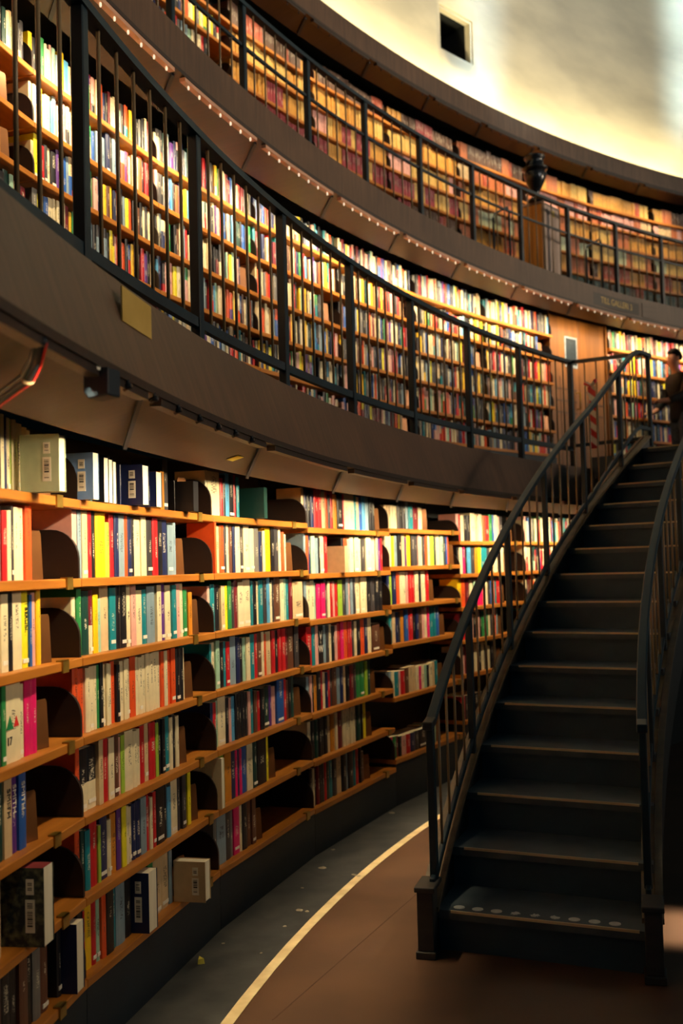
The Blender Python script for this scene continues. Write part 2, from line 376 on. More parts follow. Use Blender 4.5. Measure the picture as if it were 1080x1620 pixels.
# wall behind all the bookcases
mb = MB(); mb.ring([(17.25, 0), (17.4, 0), (17.4, 6.7), (17.25, 6.7)], T_A - 0.1, T_B, 60)
struct(mb.build('wall_left', M['case']))
GZ = {1: 2.386, 2: 4.505}
trim = 2
for tier in (1, 2, 3):
    (Rl, zl), (Rt, zt), (Rb, zb) = LIP[tier], TOPE[tier], BACK[tier]
    mb = MB()
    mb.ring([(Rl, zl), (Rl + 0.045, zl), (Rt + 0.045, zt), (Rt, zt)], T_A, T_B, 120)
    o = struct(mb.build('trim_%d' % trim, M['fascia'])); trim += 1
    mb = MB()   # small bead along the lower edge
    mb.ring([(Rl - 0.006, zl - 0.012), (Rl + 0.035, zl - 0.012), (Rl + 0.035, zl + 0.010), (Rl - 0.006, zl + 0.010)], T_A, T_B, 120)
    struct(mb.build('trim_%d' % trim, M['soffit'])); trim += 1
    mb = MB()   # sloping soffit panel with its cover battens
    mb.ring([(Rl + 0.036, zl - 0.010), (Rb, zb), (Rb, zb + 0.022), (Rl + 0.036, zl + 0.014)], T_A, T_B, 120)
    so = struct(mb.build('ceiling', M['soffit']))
    for tb in BAT[tier]:
        sk = {1: 0.036, 2: 0.021, 3: 0.008}[tier]
        mb = MB(); pr = []
        for f_ in (0.0, 1.0):
            R = Rl + 0.04 + (Rb - Rl - 0.05) * f_; z = zl - 0.012 + (zb - zl + 0.010) * f_; t = tb - sk * f_
            c = rp(R, t, z); d = tang(t) * 0.016; n_ = Vector((0, 0, -0.012))
            pr.append([c - d, c + d, c + d + n_, c - d + n_])
        mb.sweep(pr, True); mb.build('batten', M['black'], so)
    # slab of the gallery floor above
    Re = Rt + 0.045
    zf = zt - 0.004
    mb = MB(); mb.ring([(Re, zf - 0.14), (17.26, zf - 0.14), (17.26, zf), (Re, zf)], T_A, T_B, 90)
    struct(mb.build('floor', M['floordark'] if tier < 3 else M['case']))
# plaster drum above the galleries with its square opening
RW = 16.75
HT = (2.4072, 2.3687); HZ = (7.40, 7.93)
mb = MB()
ts = sorted(set([T_A + (T_B - T_A) * k / 80 for k in range(81)] + list(HT)))
zs = [6.50, 6.9, 7.15, HZ[0], HZ[1], 8.3, 9.0, 10.0, 11.5, 13.5]
vs = [rp(RW, t, z) for t in ts for z in zs]; fs = []
nz = len(zs)
for i in range(len(ts) - 1):
    for j in range(nz - 1):
        tm, zm = (ts[i] + ts[i + 1]) / 2, (zs[j] + zs[j + 1]) / 2
        if HT[1] < tm < HT[0] and HZ[0] < zm < HZ[1]: continue
        fs.append((i * nz + j, (i + 1) * nz + j, (i + 1) * nz + j + 1, i * nz + j + 1))
mb.add(vs, fs)
wall = mb.build('wall_upper', M['plaster'], smooth=True)
md = wall.modifiers.new('thick', 'SOLIDIFY'); md.thickness = 0.04; md.offset = -1
struct(wall)
win = MB()
def hp(t, z, d): return rp(RW + d, t, z)
a, b = HT; z0, z1 = HZ
win.add([hp(a, z0, 0.90), hp(b, z0, 0.90), hp(b, z1, 0.90), hp(a, z1, 0.90), hp(a, z0, 0.94), hp(b, z0, 0.94), hp(b, z1, 0.94), hp(a, z1, 0.94)],
        [(0, 1, 2, 3), (7, 6, 5, 4), (0, 4, 5, 1), (1, 5, 6, 2), (2, 6, 7, 3), (3, 7, 4, 0)])
wo = struct(win.build('window_1', M['hole']))
for (ta, tb2, za, zb2) in ((a, a - 0.0016, z0, z1), (b + 0.0016, b, z0, z1), (a, b, z0, z0 + 0.024), (a, b, z1 - 0.024, z1)):
    fr = MB(); fr.hexa([hp(ta, za, -0.004), hp(tb2, za, -0.004), hp(tb2, za, 0.07), hp(ta, za, 0.07), hp(ta, zb2, -0.004), hp(tb2, zb2, -0.004), hp(tb2, zb2, 0.07), hp(ta, zb2, 0.07)])
    fr.build('window_frame', M['plaster'], wo)
    fr = MB(); fr.hexa([hp(ta, za, 0.0701), hp(tb2, za, 0.0701), hp(tb2, za, 0.90), hp(ta, za, 0.90), hp(ta, zb2, 0.0701), hp(tb2, zb2, 0.0701), hp(tb2, zb2, 0.90), hp(ta, zb2, 0.90)])
    fr.build('window_reveal', M['hole'], wo)

# ------------------------------------------------------------------ bookcases
def bayframe(R, ta, tb):
    a, b = rp(R, ta), rp(R, tb); d = b - a; W = d.length
    rz = math.atan2(d.y, d.x)
    return a, W, rz
def plate_mesh(h, d, th, rad, n=7):       # upright plate in the y-z plane with a rounded front top corner
    pr = [(0.012, 0.0), (d, 0.0), (d, h)]
    for k in range(n + 1):
        an = math.pi / 2 + (math.pi / 2) * k / n
        pr.append((0.012 + rad + rad * math.cos(an), h - rad + rad * math.sin(an)))
    mb = MB(); mb.prism(pr, -th / 2, th / 2, lambda p, x: (x, p[0], p[1]))
    me = mb.build('divider', M['divider']); dat = me.data; bpy.data.objects.remove(me)
    return dat
DIV = {1: plate_mesh(0.165, 0.27, 0.012, 0.10), 2: plate_mesh(0.16, 0.25, 0.012, 0.10), 3: plate_mesh(0.15, 0.23, 0.012, 0.09)}
mbh = MB(); mbh.box(-0.024, 0.024, -0.006, 0.0, -0.020, 0.020); mbh.box(-0.024, 0.024, -0.006, 0.018, 0.0151, 0.020)
_o = mbh.build('label_holder', M['brass']); HOLD = _o.data; bpy.data.objects.remove(_o)
rng = random.Random(5)
def child(name, data, parent, loc=(0, 0, 0), rz=0.0):
    o = bpy.data.objects.new(name, data); COL.objects.link(o); o.parent = parent; o.location = loc; o.rotation_euler[2] = rz
    return o
def bookcase(tier, R, ta, tb, zs, zfloor, ztop, label, depth=0.29, last=False, holders=True):
    a, W, rz = bayframe(R, ta, tb)
    root = empty('bookcase', (a.x, a.y, zfloor), rz)
    tag(root, label, 'bookcase', 'curved bookcases on the %s tier' % {1: 'lowest', 2: 'middle', 3: 'top'}[tier])
    g = 0.002
    mb = MB(); mb.box(g, W - g, depth, depth + 0.015, 0.0, ztop - zfloor); mb.build('back_panel', M['case'], root)
    mb = MB(); mb.box(g, W - g, 0.004, depth, 0.0, zs[-1] - zfloor - 0.015); mb.build('kick_plate', M['black'], root)
    for k, z in enumerate(zs):
        mb = MB(); mb.box(g, W - g, 0.0, depth, z - 0.015 - zfloor, z + 0.015 - zfloor)
        bd = bevel(mb.build('shelf_board', M['shelf'], root), 0.003, 1)
        if holders:
            child('label_holder', HOLD, bd, (W * (0.80 + 0.12 * rng.random()), 0.0, z - zfloor))
        child('divider', DIV[tier], root, (0.008, 0.0, z + 0.015 - zfloor))
        if last: child('divider', DIV[tier], root, (W - 0.009, 0.0, z + 0.015 - zfloor))
    return root
cnt = ['leftmost', 'second', 'third', 'fourth', 'fifth', 'sixth', 'seventh', 'eighth', 'ninth', 'tenth', 'eleventh', 'twelfth', 'thirteenth']
A1 = [3.1330, 3.0457, 2.9594, 2.8712, 2.7863, 2.6985, 2.6140, 2.5290, 2.4440, 2.3590]
R1 = 14.778
std = [1.810 - 0.261 * k for k in range(7)]
Z1 = [std, std, std, std, [1.787 - 0.2583 * k for k in range(7)], [1.81, 1.555, 1.30, 1.041, 0.689, 0.284]] + [[1.735, 1.483, 1.228, 0.977, 0.716, 0.369]] * 3
BAYS = []     # (tier, index, name, R, ta, tb, zs)
for i in range(9):
    nm = 'bookcase beyond the left edge of the picture' if i == 0 else cnt[i - 1] + ' bookcase of the lowest tier'
    lab = {0: 'curved oak bookcase of the lowest tier, outside the picture on the left'}.get(i, 'oak bookcase full of books, %s from left on lowest tier' % cnt[i - 1])
    bookcase(1, R1, A1[i], A1[i + 1], Z1[i], 0.0, 2.10, lab)
    BAYS.append((1, i, cnt[i - 1] + ' lower bookcase' if i else 'bookcase off the left edge', R1, A1[i], A1[i + 1], Z1[i]))
R2 = 15.66
Z2 = [3.995 - 0.2593 * k for k in range(6)]
A2 = [2.3803 + 0.0816 * k for k in range(9, -1, -1)]
for i in range(9):
    bookcase(2, R2, A2[i], A2[i + 1], Z2, 2.393, 4.34, 'oak bookcase behind the middle railing, %s from left on middle tier' % cnt[i], last=(i == 8), holders=False)
    BAYS.append((2, i, cnt[i] + ' middle-tier bookcase', R2, A2[i], A2[i + 1], Z2))
for i, (ta, tb) in enumerate(((2.3080, 2.2264), (2.2264, 2.1448))):
    bookcase(2, R2, ta, tb, Z2, 2.393, 4.34, 'oak bookcase on the middle tier, %s to the right of the golden doors' % cnt[i].replace('leftmost', 'first'), holders=False)
    BAYS.append((2, 9 + i, ['first', 'second'][i] + ' bookcase right of the doors', R2, ta, tb, Z2))
R3 = 16.46
Z3 = [6.055 - 0.2317 * k for k in range(7)]
A3 = [2.10 + 0.0776 * k for k in range(10, -1, -1)]
for i in range(10):
    bookcase(3, R3, A3[i], A3[i + 1], Z3, 4.501, 6.57, 'bookcase of old volumes behind top railing, %s from left' % cnt[i], depth=0.26, holders=False)
    BAYS.append((3, i, cnt[i] + ' top-tier bookcase', R3, A3[i], A3[i + 1], Z3))

# ------------------------------------------------------------------ books
PAL = {'w': (232, 218, 178), 'k': (22, 22, 28), 'n': (26, 38, 84), 'b': (36, 88, 168), 's': (84, 160, 206), 't': (22, 128, 142), 'c': (130, 154, 168),
       'g': (44, 136, 74), 'e': (22, 62, 56), 'l': (158, 196, 62), 'y': (244, 196, 24), 'Y': (240, 226, 34), 'o': (226, 84, 34), 'O': (206, 132, 34),
       'r': (196, 28, 36), 'd': (112, 24, 36), 'p': (226, 26, 108), 'P': (224, 168, 156), 'u': (92, 46, 132), 'm': (100, 62, 44), 'a': (214, 186, 142),
       'G': (118, 116, 112), 'D': (58, 56, 60), 'M': (158, 198, 172), 'E': (20, 44, 56), 'q': (176, 190, 160), 'B': (112, 150, 206),
       '1': (206, 150, 62), '2': (190, 110, 66), '3': (150, 52, 62), '4': (216, 178, 96), '5': (88, 60, 44), '6': (40, 74, 64), '7': (176, 78, 48), '8': (120, 34, 40), '9': (188, 196, 160)}
CNAME = {'w': 'cream', 'k': 'black', 'n': 'navy', 'b': 'blue', 's': 'sky-blue', 't': 'teal', 'c': 'grey-blue', 'g': 'green', 'e': 'dark-green', 'l': 'lime', 'y': 'yellow',
         'Y': 'lemon', 'o': 'orange', 'O': 'amber', 'r': 'red', 'd': 'maroon', 'p': 'pink', 'P': 'pale-pink', 'u': 'purple', 'm': 'brown', 'a': 'beige', 'G': 'grey',
         'D': 'charcoal', 'M': 'mint', 'E': 'marbled', 'q': 'grey-green', 'B': 'light-blue', '1': 'ochre', '2': 'tan', '3': 'wine-red', '4': 'straw', '5': 'dark-brown', '6': 'bottle-green', '7': 'rust', '8': 'oxblood', '9': 'pale-green'}
ROWS = {
(0, 0):'457 w70 r44 w53 a54 g32^.66 a70^.88 k26^.88 w22^.88 n17^.86 w27^.86 l13^.86 w27^.86 w42^.84 a38^.8 w39^.8',
(0, 1):'451 k34 w42 r29 b37 w38 a39 w36 G53^.88 r34^.8 w26^.8 D17^.85 w31^.85 w50^.85 o46^.88',
(0, 2):'445 w48 D42 k44 r37 w46 k24^.86 k24^.86 w41^.88 w46^.88 k26^.88 w66^.9 Y55^.9 b19^.84 P28^.86 y29^.9',
(0, 3):'440 w41 k35 p36 r29 k37 p38^.84 t23^.8 r32^.84 D28^.84 g29^.86 w99^.88 w36^.84 p41^.9 p47^.9',
(0, 4):'434 k47 n45 e43 m52 n82^.86 e45^.86 a50^.86 u52^.88 b49^.88',
(0, 5):'429 k47 D42 w43 a48 w69^.86 a52^.9 _207 E71^.86!9',
(0, 6):'423 k40 m34 k35 e65 m120^.8 k61^.9 k55^.9 m57^.86 k45^.84 G56^.8 m58^.88 _70 k31^.8 n64^.84!5',
(1, 0):'-36 _136 B44^.62!8 t15^.6 _5 k41^.6!4 k41^.6!4 k42^.58!4 k21^.7 p11^.66 k27^.68 _50 n11^.6 n63^.58!8 n18^.62 d18^.6 _147 n58^.53!8 O39^.58!3 a47^.56 m20^.6 D55 _57 k7^.5 k58^.5!8',
(1, 1):'-45 P36^.95 c28^.9 a42^.9 r29^.9 k39^.9 y80^.9 l36^.76 _10 r37^.9 n38^.88 c50^.88 o28^.88 n34^.88 k23^.86 w65^.84 w49^.9 D56^.84 r57^.88 k46^.88 n60^.86 c62^.8 c28^.84',
(1, 2):'-71 w27^.76 g32^.88 e51^.84 w28^.86/d@.45 y39^.78 M39^.72 a71^.9 t52^.86 k48^.9 k49^.9 w39^.92 P46^.88 w53^.8 t48^.82 c80^.84 _13 w45^.86 u46^.92 w60^.86 t48^.86 P49^.88 w43^.86 g43^.76 O44^.72',
(1, 3):'-53 o41^.86 o37^.84 w33^.84 w33^.84 w29^.84 g20^.84 k25^.86 w25^.84 w20^.84 w26^.84 o37^.86 k27^.8 w32^.84 w33^.84 w33^.84 o51^.86 w29^.84 w35^.84 w30^.86 w30^.86 w37^.86 w44^.9 w38^.86 o33^.86 w33^.84 o40^.86 o48^.86 k42^.84 k43^.84 w22^.84',
(1, 4):'-21 o27^.86 w61^.82/k@.45 w78^.82/k@.45 a35^.86 r46^.84 w47^.84 m48^.86 P16^.8 l33^.82 w73^.84 w35^.8 w35^.8 r42^.84 a37^.86 r63^.84 l26^.8 k39^.84 k33^.84 t47^.84 w34^.8 k28^.84 w35^.8',
(1, 5):'-26 o32^.86 e28^.8 t38^.78 r58^.86 l20^.76 n60^.84 w31^.76 O47^.8 u38^.84 Y38^.84 w22^.8 w34^.76 n34^.8 n41^.8 c54^.82 r30^.8 w25^.76 r31^.82 k83^.88 k40^.84 s40^.78 w69^.84 D42^.88 D43^.88 _22 Y37^.88',
(1, 6):'1 k37^.84 r14^.8 y57^.84 r34^.84 M30^.84 o35^.84 k57^.86 t32^.84 c76^.86 k68^.88 n82^.84!6 e36^.8 _24 g50^.86 a77^.88 a80^.88 c34^.8 _261 a62^.62!14',
(2, 0):'1 w27^.8 w126^.8 r29^.7 k29^.76 s44^.8 k68^.8 r23^.8 t31^.76 _226 e42^.58!9',
(2, 1):'1 o20^.88!4 k69^.84 a49^.86 o50^.86 D29^.9 w29^.88 m37^.86 n30^.86 w61^.86 D47^.86 w72^.88 w57^.84 G67^.86 n43^.78 w35^.8 y70^.88 k54^.9 D64^.86 w47^.86 o38^.8 w29^.76',
(2, 2):'-19 P27^.8 t48^.82 k56^.8 a43^.8 Y36^.8 g44^.88 D45^.84 d38^.86 w69^.84 w95^.88 t24^.84 k49^.84 w33^.84 t59^.84 D43^.84 s44^.92 w35^.8 D36^.84 m82^.92 w56^.84 M38^.86 t48^.84 d49^.9 a162^.78',
(2, 3):'-19 t20^.8 w41^.82 M41^.84 k42^.8 t36^.8 r43^.8 c66^.88 n45^.84 k46^.82 M39^.82 w47^.8 t56^.84 r41^.84 m58^.86 w34^.86 o26^.8 a70^.84 r44^.86 k45^.84 r46^.86 r56^.86 d47^.86 m87^.86 D69^.9',
(2, 4):'-13 n27^.8 r34^.8 M21^.8 w84^.86 k36^.8 P29^.8 s44^.8 k38^.84 k38^.84 k39^.84 k31^.82 P32^.8 t48^.84 m41^.78 r41^.76 k50^.8 e77^.8 u35^.8 P53^.76 b100^.88 r47^.84 m38^.8 k48^.86 e39^.86',
(2, 5):'-13 w34^.86!4 l48^.88 l49^.86 O72^.9 n51^.86 p30^.84 n23^.84 p30^.84 b54^.84 w71^.88 e56^.86 k116^.86 Y43^.88',
(2, 6):'0 G34^.86 c98^.84 D57^.84 G37^.84 p67^.86 w30^.84 k62^.84 m47^.86 m48^.84',
(3, 0):'10 a34^.86 n34^.86 k43^.8 n44^.84 r62^.88 r54^.88 a55^.84 o37^.86 D38^.8 r38^.86 O58^.8 k79^.84 r20^.84 w81^.86 w83^.86 t42^.84 a43^.8 b65^.84 s55^.84 c56^.84 k45^.84 k46^.84',
(3, 1):'2 c25^.9 o43^.84 n35^.84 M52^.84 c44^.8 k27^.8 w64^.84 r55^.84 _162 a49^.6!6 k40^.8 o50^.8 P41^.8 w62^.84 M74^.84 w43^.8 D76^.8 w89^.84 w79^.88 P46^.84 u47^.86 r35^.9',
(3, 2):'3 c34^.84 w51^.82 w52^.86 M26^.8 p53^.78 p63^.8 D37^.84 w37^.82 r38^.8 P38^.8 r48^.78 l68^.84 D50^.86 c40^.86 P30^.86 c41^.86 D42^.86 w84^.9 w75^.9 w33^.86 k66^.86 D68^.84 k69^.86 k70^.86',
(3, 3):'-21 r68^.86 _17 t43^.84 P44^.86 k80^.84 c36^.84 D37^.84 w46^.84 k38^.8 P38^.8 r48^.84 p49^.86 o59^.86 r20^.86 r50^.84 D41^.86 w41^.82 k63^.86 o64^.86 n65^.86 w66^.9 m136^.7',
(3, 4):'-4 c34^.8 P34^.8 k35^.8 O44^.78 k53^.84 r27^.84 w36^.8 n27^.8 r37^.84 D28^.84 m66^.84 c48^.84 n49^.84 a49^.84 k50^.84 d61^.84 D51^.84 g63^.84 g75^.86 l43^.82 e44^.84',
(3, 5):'5 w42^.82 k52^.84 e44^.84 k44^.84 k45^.84 k55^.84 a37^.8 O56^.84 w38^.84 d77^.88 w39^.86 w40^.86 w40^.86 w40^.86 w41^.86 k31^.84 e63^.84 k32^.84 Y54^.86',
(3, 6):'-11 k42^.84 w26^.8 k34^.84 d35^.84 k35^.84 D36^.84 r36^.84 e45^.84 t46^.84 D56^.86 a76^.88 k58^.84 c39^.84 k80^.84 t41^.84 r52^.88 k31^.84 m53^.7',
(4, 0):'2 a49^.62 a50^.62 w50^.62 w51^.62 D41^.7 k52^.7 D53^.74 c43^.74 t76^.68 d88^.68 w67^.64',
(4, 1):'-15 w49^.8 w50^.84 y40^.8 c51^.8 k62^.84 a63^.88 u21^.8 y64^.86 _21 D54^.84 D55^.84 P44^.84 w34^.8 D45^.8 o46^.84 w46^.84 l70^.84 D35^.8 w84^.86 M61^.84 D49^.84 b25^.84 o37^.84',
(4, 2):'-23 n39^.8 l49^.84 n60^.84 o51^.84 w51^.84 w52^.84 P42^.84 r53^.86 r54^.86 w66^.84 k44^.84 w56^.84 w34^.84 r46^.84',
(4, 3):'-31 e29^.8 t49^.8 a50^.8 n50^.8 D31^.8 O51^.82 b63^.84 r74^.84 k54^.84 n54^.84 m66^.84 P45^.8 w45^.84 p46^.84 t58^.84 t58^.84 b59^.84',
(4, 4):'-36 c29^.66 w49^.66 t60^.62 P51^.62 r51^.62 m62^.66 a63^.68 a64^.68 w54^.64 p44^.64 w55^.64 M45^.62 k45^.62 w57^.64 a46^.66 t47^.68',
(4, 5):'-44 p29^.56 g49^.56 d40^.54 k40^.52 P81^.5 r62^.5 n84^.5 D64^.5 k154^.5 w56^.5 w46^.5 M46^.52',
(5, 0):'-55 P43^.8 r43^.8 w54^.78 k66^.8 k56^.8 w79^.86 a46^.84 P34^.8 w58^.84 o47^.8 r71^.8 g60^.84 b36^.84 w61^.84 P49^.8 D62^.8 _38 k51^.6',
(5, 1):'-73 k42^.8 w64^.82 p43^.84 k33^.8 s66^.8 D67^.8 O57^.88 y57^.86 t58^.82 t59^.82 D59^.8 a60^.84 w73^.82 k49^.8 w74^.8',
(5, 2):'-91 y64^.84 o64^.84 d65^.84 _22 w55^.8 M45^.8 p45^.8 p45^.8 p46^.8 y46^.84 w47^.84 D35^.8 b36^.8 o48^.84 t36^.84 r61^.84',
(5, 3):'-88 d53^.8 r54^.8 k54^.8 l44^.84 P44^.8 k67^.8 P56^.8 k34^.8 g57^.8 g58^.82 w35^.8 D59^.84 o60^.84 c36^.8',
(5, 4):'-86 w42^.8 P54^.8 d43^.8 r66^.82 m44^.8 w67^.84 k57^.8 w57^.86 D46^.8 w58^.7 k59^.84 D60^.84',
(5, 5):'-90 r64^.7 D43^.7 k65^.7 o66^.7 k67^.7 D56^.7',
}
import re
brng = random.Random(11)
books = []      # dicts
def add_book(bay, row, x, th, h, d, code, y, rev=False, code2=None, lean=0.0, split=2.0):
    tier, idx, nm, R, ta, tb, zs = bay
    books.append(dict(bay=bay, row=row, x=x, th=th, h=h, d=d, c=code, c2=code2 or code, y=y, rev=rev, lean=lean, split=split, rnd=brng.random()))
ends = []       # free end of each row: where a metal bookend stands
def fill(bay, row, x0, x1, pal, pitch, lo=0.66, hi=0.86, tmin=0.018, tmax=0.042, runs=False):
    x = x0; run = 0
    while x < x1 - tmin:
        if run <= 0 or not runs:
            code = brng.choice(pal); run = brng.randint(2, 8); hh = brng.uniform(lo, hi); tt = brng.uniform(tmin, tmax); dd = brng.uniform(0.14, 0.19)
        if runs: run -= 1
        th = tt * (brng.uniform(0.95, 1.05) if runs else 1.0)
        h = pitch * (hh + (brng.uniform(-0.006, 0.006) if runs else 0))
        if x + th > x1: break
        c2, sp = None, 2.0
        if not runs and brng.random() < 0.14: c2 = brng.choice(pal); sp = brng.uniform(0.25, 0.8)
        add_book(bay, row, x, th - 0.0008, h, dd, code, 0.026 + brng.uniform(0, 0.014), code2=c2, split=sp)
        x += th
        if not runs and brng.random() < 0.015: x += brng.uniform(0.01, 0.05)
    return x
PAL2 = 'wwwwwwwwwaaakkkkkkknnnbbrrroooyyYttcccgePPPuDDDDGGMmmsd'
PAL1 = 'wwwwwwwaakkkknnbrrrooytcgePPDDGMmd'
PAL3L = 'wwwaroyYnkkcgDGmM'
PAL3 = '11122224444337778585'
PAL3D = '3388877733385'
TIER1_PITCH = 0.261
def pitch_of(bay, row):
    zs = bay[6]
    return (zs[row - 1] - zs[row]) if row > 0 else (zs[0] - zs[1])
for bay in BAYS:
    tier, idx, nm, R, ta, tb, zs = bay
    _, W, _ = bayframe(R, ta, tb)
    for row in range(len(zs)):
        if tier == 1 and idx >= 1 and (idx - 1, row) in ROWS:
            tk = ROWS[(idx - 1, row)].split(); x = int(tk[0]) / 1000.0
            if idx == 1: fill(bay, row, 0.02, x - 0.002, PAL1, TIER1_PITCH)
            tot = sum(int(re.match(r'.(\d+)', t)[1]) for t in tk[1:]) / 1000.0
            off = max(0.010 - x, 0.0) if tk[1][0] != '_' else 0.0
            x += off
            sc_ = min(1.0, (W - 0.010 - x) / max(tot, 1e-3))
            last = x
            for t in tk[1:]:
                m = re.match(r'(.)(\d+)(?:\^(\.\d+))?(?:/(.)(?:@(\.\d+))?)?(?:!(\d+))?$', t)
                wd = int(m[2]) / 1000.0 * sc_
                if m[1] != '_':
                    h = TIER1_PITCH * float(m[3] or 0.82) * 0.985 + brng.uniform(-0.003, 0.003)
                    pr_ = int(m[6] or 0) / 100.0
                    y = (0.052 if (idx, row) == (1, 0) else 0.030) + brng.uniform(0, 0.010) - pr_
                    xb = x
                    if pr_ >= 0.06:          # stands forward of the row: keep it beside the gap it leans out of
                        fr = bay[3]; aa, _, rzz = bayframe(fr, ta, tb); zz = zs[row] + 0.1
                        mm_ = Matrix.Translation((aa.x, aa.y, zz)) @ Matrix.Rotation(rzz, 4, 'Z')
                        p0 = mm_ @ Vector((x, 0, 0)); view = Vector((p0.x, p0.y, 0)).normalized()
                        ux, uy = mm_.to_3x3() @ Vector((1, 0, 0)), mm_.to_3x3() @ Vector((0, 1, 0))
                        side = Vector((view.y, -view.x, 0))
                        xb = max(x + y * -1 * uy.dot(side) / ux.dot(side), last + 0.002)
                    add_book(bay, row, xb, wd - 0.0010, h, brng.uniform(0.135, 0.175) if not pr_ else 0.14, m[1], y, rev=bool(m[6]), code2=m[4], split=float(m[5] or 0.42) if m[4] else 2.0)
                    last = xb + wd
                x += wd
            if W - last > 0.10: ends.append((bay, row, last))
        elif tier == 1:
            x1 = W - brng.choice([0.02, 0.02, 0.1, 0.25, 0.4])
            if row >= 4: x1 -= 0.15
            e = fill(bay, row, 0.015, x1, PAL1, TIER1_PITCH)
            if W - e > 0.10: ends.append((bay, row, e))
        elif tier == 2:
            gap = brng.choice([0.01, 0.01, 0.02, 0.16, 0.24]) if row else 0.015
            st = 0.012
            if brng.random() < 0.3: gap = 0.01
            if idx in (9, 10): gap = 0.02
            e = fill(bay, row, st, W - gap, PAL2 if row < 5 else PAL2 + 'kknnbbtt', 0.2593, 0.68, 0.86, 0.020, 0.046)
            if gap > 0.1: ends.append((bay, row, e))
        else:
            if idx < 3 and row == 0: continue
            if idx < 3:
                e = fill(bay, row, brng.choice([0.02, 0.2]), W - brng.choice([0.01, 0.3, 0.1]), PAL3L, 0.2317, 0.7, 0.85, 0.022, 0.05)
            else:
                if idx >= 6: pal = ['5214157', '227PPa2', '1142', '99942', '25711', '66675', '6665'][row]
                else: pal = ['557158', '14411', '413P4', '33d14', '37851', '8835', '83'][row]
                fill(bay, row, 0.012, W - brng.choice([0.01, 0.01, 0.06]), pal, 0.2317, 0.72, 0.9, 0.026, 0.05, runs=True)

_b0 = next(b for b in BAYS if b[0] == 1 and b[1] == 1)
add_book(_b0, 0, 0.885, 0.052, 0.172, 0.128, 'q', -0.088, rev=True)
def book_geo(th, d, h, rev, hard):
    """cover of three pieces (two boards and a rounded spine); returns verts, faces, uvs per face corner"""
    c = min(0.0026 if hard else 0.0012, th * 0.2); b = min(0.22 * th, 0.006) if hard else min(0.08 * th, 0.002)
    sp = [(0, b), (0.16 * th, 0.36 * b), (0.5 * th, 0), (0.84 * th, 0.36 * b), (th, b)]
    P = sp + [(th, d), (th - c, d), (th - c, b + c), (c, b + c), (c, d), (0, d)]
    if rev: P = [(th - x, d - y) for x, y in P]
    n = len(P); V = [(x, y, 0.0) for x, y in P] + [(x, y, h) for x, y in P]; F = []; UV = []
    for i in range(n):
        j = (i + 1) % n
        F.append((i, j, n + j, n + i))
        if i < 4:
            u0, u1 = sp[i][0] / th, sp[i + 1][0] / th
            UV.append([(u0, 0), (u1, 0), (u1, 1), (u0, 1)])
        else: UV.append([(-1, 0), (-1, 0), (-1, 1), (-1, 1)])
    # rims: ring of quads between outer and inner outlines, top and bottom
    for o_ in (0, n):
        for q in ((0, 8, 9, 10), (0, 1, 2, 8), (2, 7, 8), (2, 3, 4, 7), (4, 5, 6, 7)):
            F.append(tuple(o_ + i for i in (q if o_ else reversed(q)))); UV.append([(-1, 0.5)] * len(q))
    ins = (c, b + c, th - c, d - 0.003)
    if rev: ins = (c, 0.003, th - c, d - b - c)
    return V, F, UV, ins
def set_attrs(me, cols, cols2, pars, uvs):
    """per-corner colours; cols etc. are lists per face"""
    nl = len(me.loops)
    for nm, data in (('col', cols), ('col2', cols2), ('par', pars)):
        at = me.attributes.new(nm, 'FLOAT_COLOR', 'CORNER'); buf = []
        for p, c in zip(me.polygons, data): buf += list(c) * p.loop_total
        at.data.foreach_set('color', buf)
    uvl = me.uv_layers.new(name='UVMap'); buf = []
    for u in uvs:
        for q in u: buf += [q[0], q[1]]
    uvl.data.foreach_set('uv', buf)
def lin(code):
    return srgb(*PAL[code])
def book_matrix(bk):
    tier, idx, nm, R, ta, tb, zs = bk['bay']
    a, W, rz = bayframe(R, ta, tb)
    m = Matrix.Translation((a.x, a.y, zs[bk['row']] + 0.0155)) @ Matrix.Rotation(rz, 4, 'Z') @ Matrix.Translation((bk['x'], bk['y'], 0))
    return m
# rank by the area each spine shows in the picture
for bk in books:
    m = book_matrix(bk); p = project(m @ Vector((bk['th'] / 2, 0, bk['h'] / 2)))
    bk['px'] = p
    bk['in'] = p is not None and 3 < p[0] < 1077 and 3 < p[1] < 1617
    if not bk['in']: bk['area'] = 0; continue
    q0 = project(m @ Vector((0, 0, 0))); q1 = project(m @ Vector((bk['th'], 0, 0))); q2 = project(m @ Vector((0, 0, bk['h'])))
    bk['area'] = abs(q1[0] - q0[0]) * abs(q2[1] - q0[1])
    if bk['bay'][0] == 1 and p[0] > 690 : bk['area'] *= 0.3      # behind the stair railing
order = sorted(range(len(books)), key=lambda i: -books[i]['area'])
single = set(order[:300])
